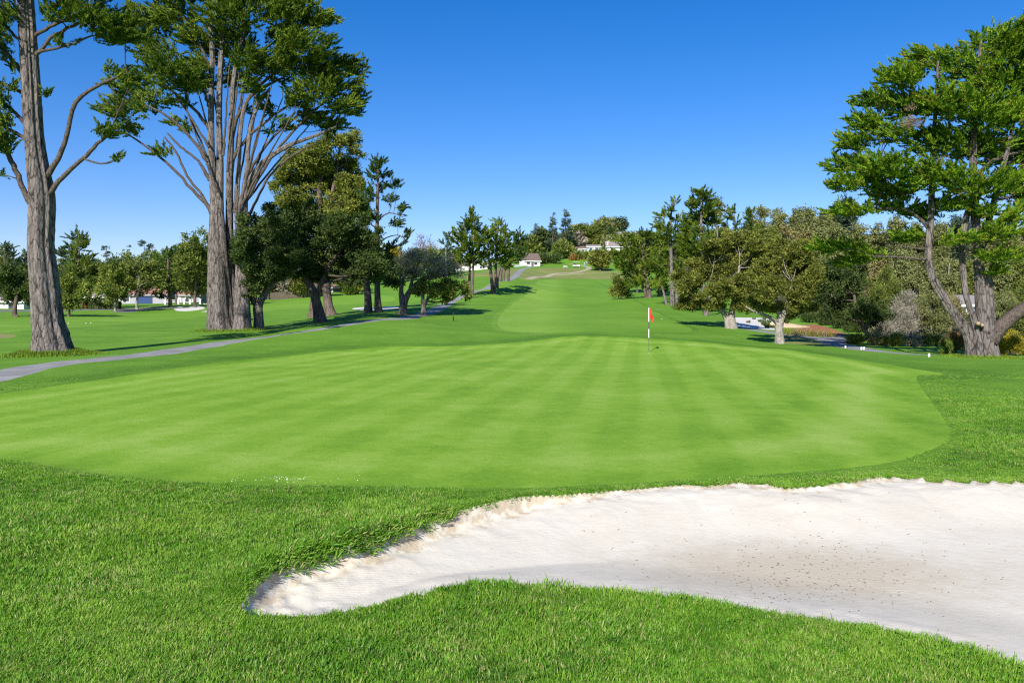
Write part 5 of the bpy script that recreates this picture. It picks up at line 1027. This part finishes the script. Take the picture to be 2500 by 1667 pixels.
for k, (px, row, sc) in enumerate(((1827, 788, .8), (1841, 780, .6), (1856, 786, .9), (1866, 781, .9), (1866, 788, 1.1), (1878, 788, 1.1), (1864, 794, 1.1), (1874, 794, 1.1), (1873, 801, 1.0), (1882, 800, .8), (1889, 801, .9), (1870, 797, .7))):
    p = on(px, row); rs = np.random.default_rng(900 + k); V_, F_ = [], []
    for i in range(46):
        a = rs.uniform(0, 6.28); h = .42 * sc * rs.uniform(.5, 1); o_ = .34 * sc * rs.random(); n0 = len(V_); w_ = .05
        V_ += [(math.cos(a) * .12 - math.sin(a) * w_, math.sin(a) * .12 + math.cos(a) * w_, -.03), (math.cos(a) * .12 + math.sin(a) * w_, math.sin(a) * .12 - math.cos(a) * w_, -.03), (math.cos(a) * (.1 + o_), math.sin(a) * (.1 + o_), h)]; F_.append((n0, n0 + 1, n0 + 2))
    me = mesh_np('sand_plant', np.array(V_), np.array(F_), LM['oak_dark'], False); fattr(me, 'tone', np.repeat(rs.random(46), 3)); o = bpy.data.objects.new('sand_plant', me); o.location = p; COL.objects.link(o)
    tag(o, 'small dark grass plant growing in the white sand bank', 'plant', 'plants in the white sand bank')

# ------------------------------------------------------------------ buildings
def building(name, label, px, row, d, w_, dep, wh, rh, roof='roof_grey', wall='wall_white', rz=0.0, windows=(), door=None, chimney=None, eave=.4, gable_x=True, cat='house', hip=0.0):
    """front face toward the camera at local y=-dep/2"""
    p = P(px, row, d); T = empty(name, p, label, cat, None, rz)
    mb = MB(); mb.box((0, 0, wh / 2 - .5), (w_, dep, wh + 1))
    if gable_x:
        mb.add([(-w_ / 2, -dep / 2, wh), (-w_ / 2, dep / 2, wh), (-w_ / 2, 0, wh + rh * .97), (w_ / 2, -dep / 2, wh), (w_ / 2, dep / 2, wh), (w_ / 2, 0, wh + rh * .97)], [(0, 2, 1), (3, 4, 5)])
    mb.build('wall', M[wall], T, smooth_=False)
    mb = MB(); e = eave; t = .18; sl_ = rh / (dep / 2)
    for sg in (-1, 1):
        y0, z0 = sg * (dep / 2 + e), wh - e * sl_; hx = w_ / 2 + e; rx = w_ / 2 + e - hip
        v = [(-hx, y0, z0), (hx, y0, z0), (rx, 0, wh + rh), (-rx, 0, wh + rh)]; v = v + [(a, b, c + t) for a, b, c in v]
        f = [(0, 1, 2, 3), (4, 7, 6, 5), (0, 4, 5, 1), (1, 5, 6, 2), (3, 7, 4, 0), (2, 6, 7, 3)]; mb.add(v, f)
        if hip:
            hv = [(sg * hx, -dep / 2 - e, z0), (sg * hx, dep / 2 + e, z0), (sg * rx, 0, wh + rh + .02)]; hv = hv + [(a, b, c + t) for a, b, c in hv]; mb.add(hv, [(0, 1, 2), (3, 5, 4)])
    rf = mb.build('roof', M[roof], T, smooth_=False)
    mb = MB(); mb.box((0, -dep / 2 - e - .04, wh - e * sl_ + .1), (w_ + 2 * e, .08, .28)); mb.build('fascia', M['wall_grey' if roof == 'roof_red' else 'white'], rf, smooth_=False)
    for (wx, wz, ww, hh) in windows:
        mb = MB(); mb.box((wx, -dep / 2 - .03, wz), (ww + .2, .1, hh + .2)); wn = mb.build('window', M['white'], T, smooth_=False)
        npn = max(1, int(round(ww / 1.0)))
        for i in range(npn):
            mb = MB(); pw = ww / npn; mb.box((wx - ww / 2 + pw * (i + .5), -dep / 2 - .075, wz), (pw - .09, .03, hh)); mb.build('pane', M['glass'], wn, smooth_=False)
    if door:
        mb = MB(); mb.box((door[0], -dep / 2 - .05, door[2] / 2), (door[1], .1, door[2])); mb.build('door', M[door[3]], T, smooth_=False)
    if chimney:
        mb = MB(); mb.box((chimney[0], chimney[1], chimney[2] / 2), (chimney[3], chimney[3], chimney[2])); ch = mb.build('chimney', M['brick'], T, smooth_=False)
        mb = MB(); mb.box((chimney[0], chimney[1], chimney[2] + .08), (chimney[3] + .2, chimney[3] + .2, .15)); mb.build('chimney_cap', M['white'], ch, smooth_=False)
    return T
building('clubhouse', 'white barn like clubhouse with steep brown roof at the top of the path', 1293, 651, 285, 5.8, 5.5, 2.0, 2.6, 'roof_brown', rz=.35, windows=((1.2, .9, 1.2, .8), (-1.6, 1.1, 1.4, .9)), door=(0, .9, 1.8, 'wood'))
building('long_building', 'low white flat roofed building behind the three fairway cypresses', 1152, 664, 262, 13, 6, 2.2, .7, 'roof_grey', windows=((-4, 1.3, 2, .8), (0, 1.3, 2, .8), (3.5, 1.3, 1.6, .8)), door=(5.5, 1, 1.9, 'wall_grey'))
building('hill_house', 'white hilltop house with grey roof and brick chimney', 1508, 616, 338, 9.5, 7, 2.2, 2.2, 'roof_grey', windows=((-2.9, 1.2, 1.0, 1.6), (2.6, 1.3, 1.2, 1.0), (4, 1.3, .8, 1)), door=(.8, 1.0, 1.9, 'wall_grey'), chimney=(-4.6, -2.6, 4.2, .8), eave=.7)
building('hill_house', 'blue fronted hilltop house left of the brick chimney', 1448, 617, 340, 5.5, 5, 2.2, 1.0, 'roof_grey', 'wall_blue', windows=((-1.2, 1.2, 1.2, 1.0), (1.4, 1.2, 1.0, 1.0)), door=(.1, .9, 1.9, 'white'))
building('gazebo', 'small white glazed pavilion at the left end of the hilltop houses', 1411, 619, 336, 2.4, 2.2, 1.8, .8, 'roof_brown', windows=((-.6, 1.0, .7, 1.3), (.5, 1.0, .7, 1.3)))
building('hill_house', 'low brown roofed wing between pavilion and blue house', 1428, 618, 342, 4.2, 4, 1.6, 1.2, 'roof_brown', 'wall_grey', windows=((-.8, .9, .9, .8), (.8, .9, .9, .8)))
building('skyline_house', 'pink grey hipped roof on the skyline above the hilltop houses', 1512, 586, 415, 6.5, 6, 1.6, 2.4, 'roof_grey', windows=((0, .9, 2, .8),), hip=2.2)
building('left_house', 'red roofed house with blue garage behind the far left oaks', 366, 748, 172, 10, 7, 2.4, 1.7, 'roof_red', 'wall_grey', windows=((-3.4, 1.5, 1.4, 1),), door=(.6, 3.0, 2.1, 'blue'))
building('left_house', 'red roofed house behind the row of white posts', 452, 747, 175, 9, 7, 2.3, 1.7, 'roof_red', 'wall_grey', windows=((-2.4, 1.3, 1.4, 1), (2.2, 1.3, 1.4, 1)), door=(0, 1.0, 2, 'white'))
building('left_house', 'white house half hidden under the far left dark oak', 20, 765, 140, 9, 6, 2.0, 1.2, 'roof_grey', 'wall_white', windows=((-2, 1.2, 1.2, .8), (2.5, 1.2, 1.2, .8)), door=(0, .9, 1.9, 'wood'))
building('left_house', 'grey shingled house behind the small rounded tree by the road', 232, 752, 178, 9, 6, 2.4, 1.6, 'roof_grey', 'wall_grey', windows=((-2, 1.3, 1.4, 1), (2, 1.3, 1.4, 1)), door=(0, .9, 1.9, 'white'))
building('red_shed', 'orange red roof glimpsed beyond the shaded trunks', 812, 718, 205, 4, 4, 1.6, 1.0, 'roof_red', 'wood', windows=((0, .9, .8, .6),), door=(1.2, .8, 1.5, 'wood'), cat='shed')
building('slope_house', 'pale blue house glimpsed between the fluted cypress stems', 2345, 790, 95, 4.5, 4, 2.2, 1.0, 'roof_grey', 'wall_blue', windows=((-1, 1.3, 1, .9), (1.1, 1.3, 1, .9)), door=(0, .8, 1.9, 'white'))
def wall_run(name, label, a, b, h, t, mat, cat='wall', cap=True):
    a, b = np.array(a), np.array(b); L_ = np.hypot(*(b - a)[:2]); ang_ = math.atan2(b[1] - a[1], b[0] - a[0]); c = (a + b) / 2
    T = empty(name, c, label, cat, None, ang_); mb = MB(); mb.box((0, 0, h / 2 - .3), (L_, t, h + .6)); mb.build('wall_body', M[mat], T, smooth_=False)
    if cap: mb = MB(); mb.box((0, 0, h + .04), (L_ + .1, t + .12, .08)); mb.build('coping', M['white'], T, smooth_=False)
    return T
wall_run('garden_wall', 'low white terrace wall left of the clubhouse', P(1243, 655, 272), P(1288, 652, 280), .9, .3, 'wall_white')
wall_run('garden_wall', 'low white wall beside the clustered cypress trunks far behind', P(492, 748, 158), P(514, 748, 158), .5, .25, 'wall_white')
wall_run('stone_wall', 'pale stone wall curving up the slope behind the tan tree', P(1482, 647, 300), P(1505, 640, 312), .7, .5, 'path')
for k, px in enumerate((404, 436, 450, 464, 477, 489)):
    p = P(px, 748.5, 160); p[2] = ground_z(p[0], p[1]); T = empty('white_post', p, ('stout white post holding the railing, left end', 'stout white post holding the railing, right end', 'stout white post, first of four by the small bunker', 'stout white post, second of four by the small bunker', 'stout white post, third of four by the small bunker', 'stout white post, last of four by the small bunker')[k], 'post', 'white posts before the red roofs')
    mb = MB(); mb.box((0, 0, .45), (.32, .32, 1.0)); mb.build('shaft', M['white'], T, smooth_=False); mb = MB(); mb.box((0, 0, .985), (.42, .42, .08)); mb.build('cap', M['white'], T, smooth_=False)
p = P(420, 744, 160); p[2] = ground_z(p[0], p[1]); T = empty('railing', p, 'white railing between two posts before the red roofs', 'railing')
for z in (.45, .82): mb = MB(); mb.box((0, 0, z), (2.3, .08, .12)); mb.build('rail', M['white'], T, smooth_=False)
# dark fence boards far behind the shaded trunks
A_, B_ = P(660, 738, 174), P(800, 727, 182); nb = 40; fc = (A_ + B_) / 2
T = empty('board_fence', (fc[0], fc[1], ground_z(fc[0], fc[1])), 'dark board fence at the far edge of the left fairway', 'fence')
mb0 = MB(); mb0.box((0, 0, .75), (.29, .04, 1.7)); me0 = None
for k in range(nb):
    c = A_ + (B_ - A_) * (k + .5) / nb; gz = ground_z(c[0], c[1])
    if me0 is None: o = mb0.build('board', M['wood'], T, smooth_=False); me0 = o.data
    else: o = bpy.data.objects.new('board', me0); COL.objects.link(o); o.parent = T
    o.location = (c[0] - fc[0], c[1] - fc[1], gz - T.location[2] + (.03 if k % 3 else 0)); o.rotation_euler = (0, 0, math.atan2(B_[1] - A_[1], B_[0] - A_[0]))
# clipped hedges by the road
def hedge(label, px, row, d, w_, h, leaf):
    p = P(px, row, d); p[2] = ground_z(p[0], p[1]); T = empty('hedge', p, label, 'hedge'); rs = np.random.default_rng(int(px)); n = 2600
    q = rs.uniform(-1, 1, (n, 3)); ax = rs.integers(0, 3, n); q[np.arange(n), ax] = np.sign(q[np.arange(n), ax]) * rs.uniform(.85, 1, n)
    c = q * (w_ / 2, .6, h / 2) + (0, 0, h / 2); dd = unit(rs.normal(size=(n, 3)) + (0, 0, .3)); sd = unit(np.cross(dd, rs.normal(size=(n, 3)))); L_ = .2
    v = np.stack([c - dd * L_, c + sd * L_ * .5, c + dd * L_, c - sd * L_ * .5], 1).reshape(-1, 3); f = np.arange(n * 4).reshape(n, 4)
    me = mesh_np('foliage', v, f, LM[leaf], False); fattr(me, 'tone', np.repeat(rs.random(n), 4)); o = bpy.data.objects.new('foliage', me); COL.objects.link(o); o.parent = T
    mb = MB(); mb.box((0, 0, h * .45), (w_ * .9, .9, h * .85)); mb.build('stems', M['bark_brown'], T, smooth_=False)
hedge('long dark clipped hedge beside the far left road', 256, 753, 140, 5.2, 1.3, 'oak_dark')
hedge('rust brown clipped hedge left of the dark hedge', 214, 753, 142, 2.2, 1.3, 'rust')
hedge('yellow green clipped hedge by the road, right of the grey trunk', 172, 754, 142, 3.0, 1.0, 'yellow')
# golf cart, push cart with bag, player
def wheel(mb_t, mb_r, c, r, w_): 
    mb_t.tube([(c[0] - w_ / 2, c[1], c[2]), (c[0] - w_ / 2 + .01, c[1], c[2]), (c[0] + w_ / 2 - .01, c[1], c[2]), (c[0] + w_ / 2, c[1], c[2])], [r * .6, r, r, r * .6], 16)
    mb_r.tube([(c[0] - w_ / 2 - .012, c[1], c[2]), (c[0] + w_ / 2 + .012, c[1], c[2])], [r * .5, r * .5], 12)
def cart(px, row, d, rz, label):
    p = P(px, row, d); p[2] = ground_z(p[0], p[1]); T = empty('golf_cart', p, label, 'golf cart', 'golf carts at the top of the path', rz)
    mb = MB(); mb.prism([(-1.15, .3), (1.1, .3), (1.2, .55), (1.0, .85), (.55, .9), (.45, .45), (-.2, .45), (-.25, .75), (-1.15, .8)], -.55, .55); mb.build('body', M['white'], T, smooth_=False)
    mb = MB(); mb.box((-.45, 0, .83), (.5, 1.0, .14)); mb.box((-.72, 0, 1.08), (.12, 1.0, .45)); mb.build('seat', M['black'], T, smooth_=False)
    mb = MB(); mb.box((.0, 0, 1.86), (1.9, 1.2, .07)); mb.build('canopy', M['white'], T, smooth_=False)
    for x in (-.85, .8):
        for y in (-.52, .52): mb = MB(); mb.tube([(x, y, .7), (x * .95, y, 1.84)], [.025, .025], 6); mb.build('canopy_post', M['black'], T)
    for x in (-.75, .8):
        for y in (-.5, .5):
            a, b2_ = MB(), MB(); wheel(a, b2_, (0, 0, 0), .23, .18); o = a.build('wheel', M['tyre'], T); o.location = (x, y, .23); o.rotation_euler = (0, 0, math.pi / 2); b2_.build('rim', M['white'], o)
    mb = MB(); mb.tube([(.5, -.22, .85), (.3, -.22, 1.1)], [.02, .02], 6); mb.build('steering_column', M['black'], T)
cart(1407, 654, 285, .5, 'white golf cart parked on the tan track')
cart(1438, 647, 300, 2.4, 'white golf cart farther up, right of the walking player')
def push_cart(px, row, d, label):
    p = P(px, row, d); p[2] = ground_z(p[0], p[1]); T = empty('push_cart', p, label, 'push cart')
    mb = MB(); mb.tube([(0, 0, .18), (.05, 0, .5), (.12, 0, 1.0)], [.14, .16, .17], 14); bag = mb.build('golf_bag', M['blue'], T)
    mb = MB(); mb.box((-.16, 0, .55), (.16, .2, .34)); mb.build('pocket', M['white'], bag, smooth_=False)
    for k in range(6): mb = MB(); a = k * 1.05; x, y = .13 + .08 * math.cos(a), .08 * math.sin(a); mb.tube([(x, y, .95), (x * 1.15, y, 1.18 + .04 * (k % 3))], [.012, .03], 6); mb.build('club', M['dark'], bag)
    for (x, y) in ((-.1, -.32), (-.1, .32), (.5, 0)):
        a, b2_ = MB(), MB(); wheel(a, b2_, (0, 0, 0), .15, .05); o = a.build('wheel', M['tyre'], T); o.location = (x, y, .15); o.rotation_euler = (0, 0, math.pi / 2); b2_.build('rim', M['white'], o)
    mb = MB(); mb.tube([(.5, 0, .16), (.1, .02, .22), (-.25, .02, .85), (-.45, .02, 1.0)], [.02] * 4, 6); mb.tube([(-.1, -.32, .16), (-.1, .32, .16)], [.015] * 2, 6); mb.build('frame', M['black'], T)
push_cart(604, 772, 92, 'push cart with a blue golf bag seen right of the clustered cypress')
def person(px, row, d, rz, label):
    p = P(px, row, d); p[2] = ground_z(p[0], p[1]); T = empty('person', p, label, 'person', None, rz)
    vs_ = [(0, 0, .92), (0, 0, 1.15), (0, 0, 1.40), (0, .0, 1.52), (0, .03, 1.66), (0, .02, 1.78), (-.19, 0, 1.42), (-.25, .02, 1.15), (-.22, .18, .95), (.19, 0, 1.42), (.25, .03, 1.15), (.22, .2, .95), (-.1, 0, .88), (-.12, .1, .48), (-.12, .02, .06), (-.12, .14, .03), (.1, 0, .88), (.12, -.04, .48), (.12, -.22, .08), (.12, -.1, .03)]
    es = [(0, 1), (1, 2), (2, 3), (3, 4), (4, 5), (2, 6), (6, 7), (7, 8), (2, 9), (9, 10), (10, 11), (0, 12), (12, 13), (13, 14), (14, 15), (0, 16), (16, 17), (17, 18), (18, 19)]
    r = [.15, .15, .17, .06, .10, .07, .075, .05, .035, .075, .05, .035, .10, .07, .045, .04, .10, .07, .045, .04]
    me = bpy.data.meshes.new('body'); me.from_pydata(vs_, es, []); o = bpy.data.objects.new('body', me); COL.objects.link(o); o.parent = T; me.materials.append(M['wall_blue'])
    md = o.modifiers.new('skin', 'SKIN'); sv = me.skin_vertices[0].data
    for k, q in enumerate(r): sv[k].radius = (q, q * .8)
    sv[0].use_root = True; o.modifiers.new('sub', 'SUBSURF').levels = 1
    mb = MB(); lathe(mb, [(.06, 1.55), (.098, 1.62), (.105, 1.7), (.09, 1.78), (.03, 1.83)], n=12); mb.build('head', M['skin'], T)
    mb = MB(); lathe(mb, [(.115, 1.735), (.11, 1.80), (.05, 1.86)], n=12); mb.box((0, .13, 1.745), (.14, .12, .02)); mb.build('cap', M['white'], T)
    mb = MB(); lathe(mb, [(.085, .5), (.1, .7), (.19, .95)], (0, 0, 0), 12); mb.build('shorts', M['black'], T)
person(1427, 655, 282, .6, 'walking player in pale blue beside the golf cart')
p = P(1380, 654, 276); p[2] = ground_z(p[0], p[1]); T = empty('tee_bench', p, 'grey tee bench and sign on the lawn left of the golf cart', 'bench')
mb = MB(); mb.box((0, 0, .45), (1.5, .45, .07)); mb.build('seat', M['wall_grey'], T, smooth_=False); mb = MB(); mb.box((0, .22, .75), (1.5, .06, .45)); mb.build('backrest', M['wall_grey'], T, smooth_=False)
for x in (-.65, .65): mb = MB(); mb.box((x, 0, .2), (.1, .42, .44)); mb.build('leg', M['wall_grey'], T, smooth_=False)
print('OBJECTS', len(COL.objects), 'TRIS', sum(sum(len(p.vertices) - 2 for p in []) or len(o.data.polygons) for o in COL.objects if o.type == 'MESH'))
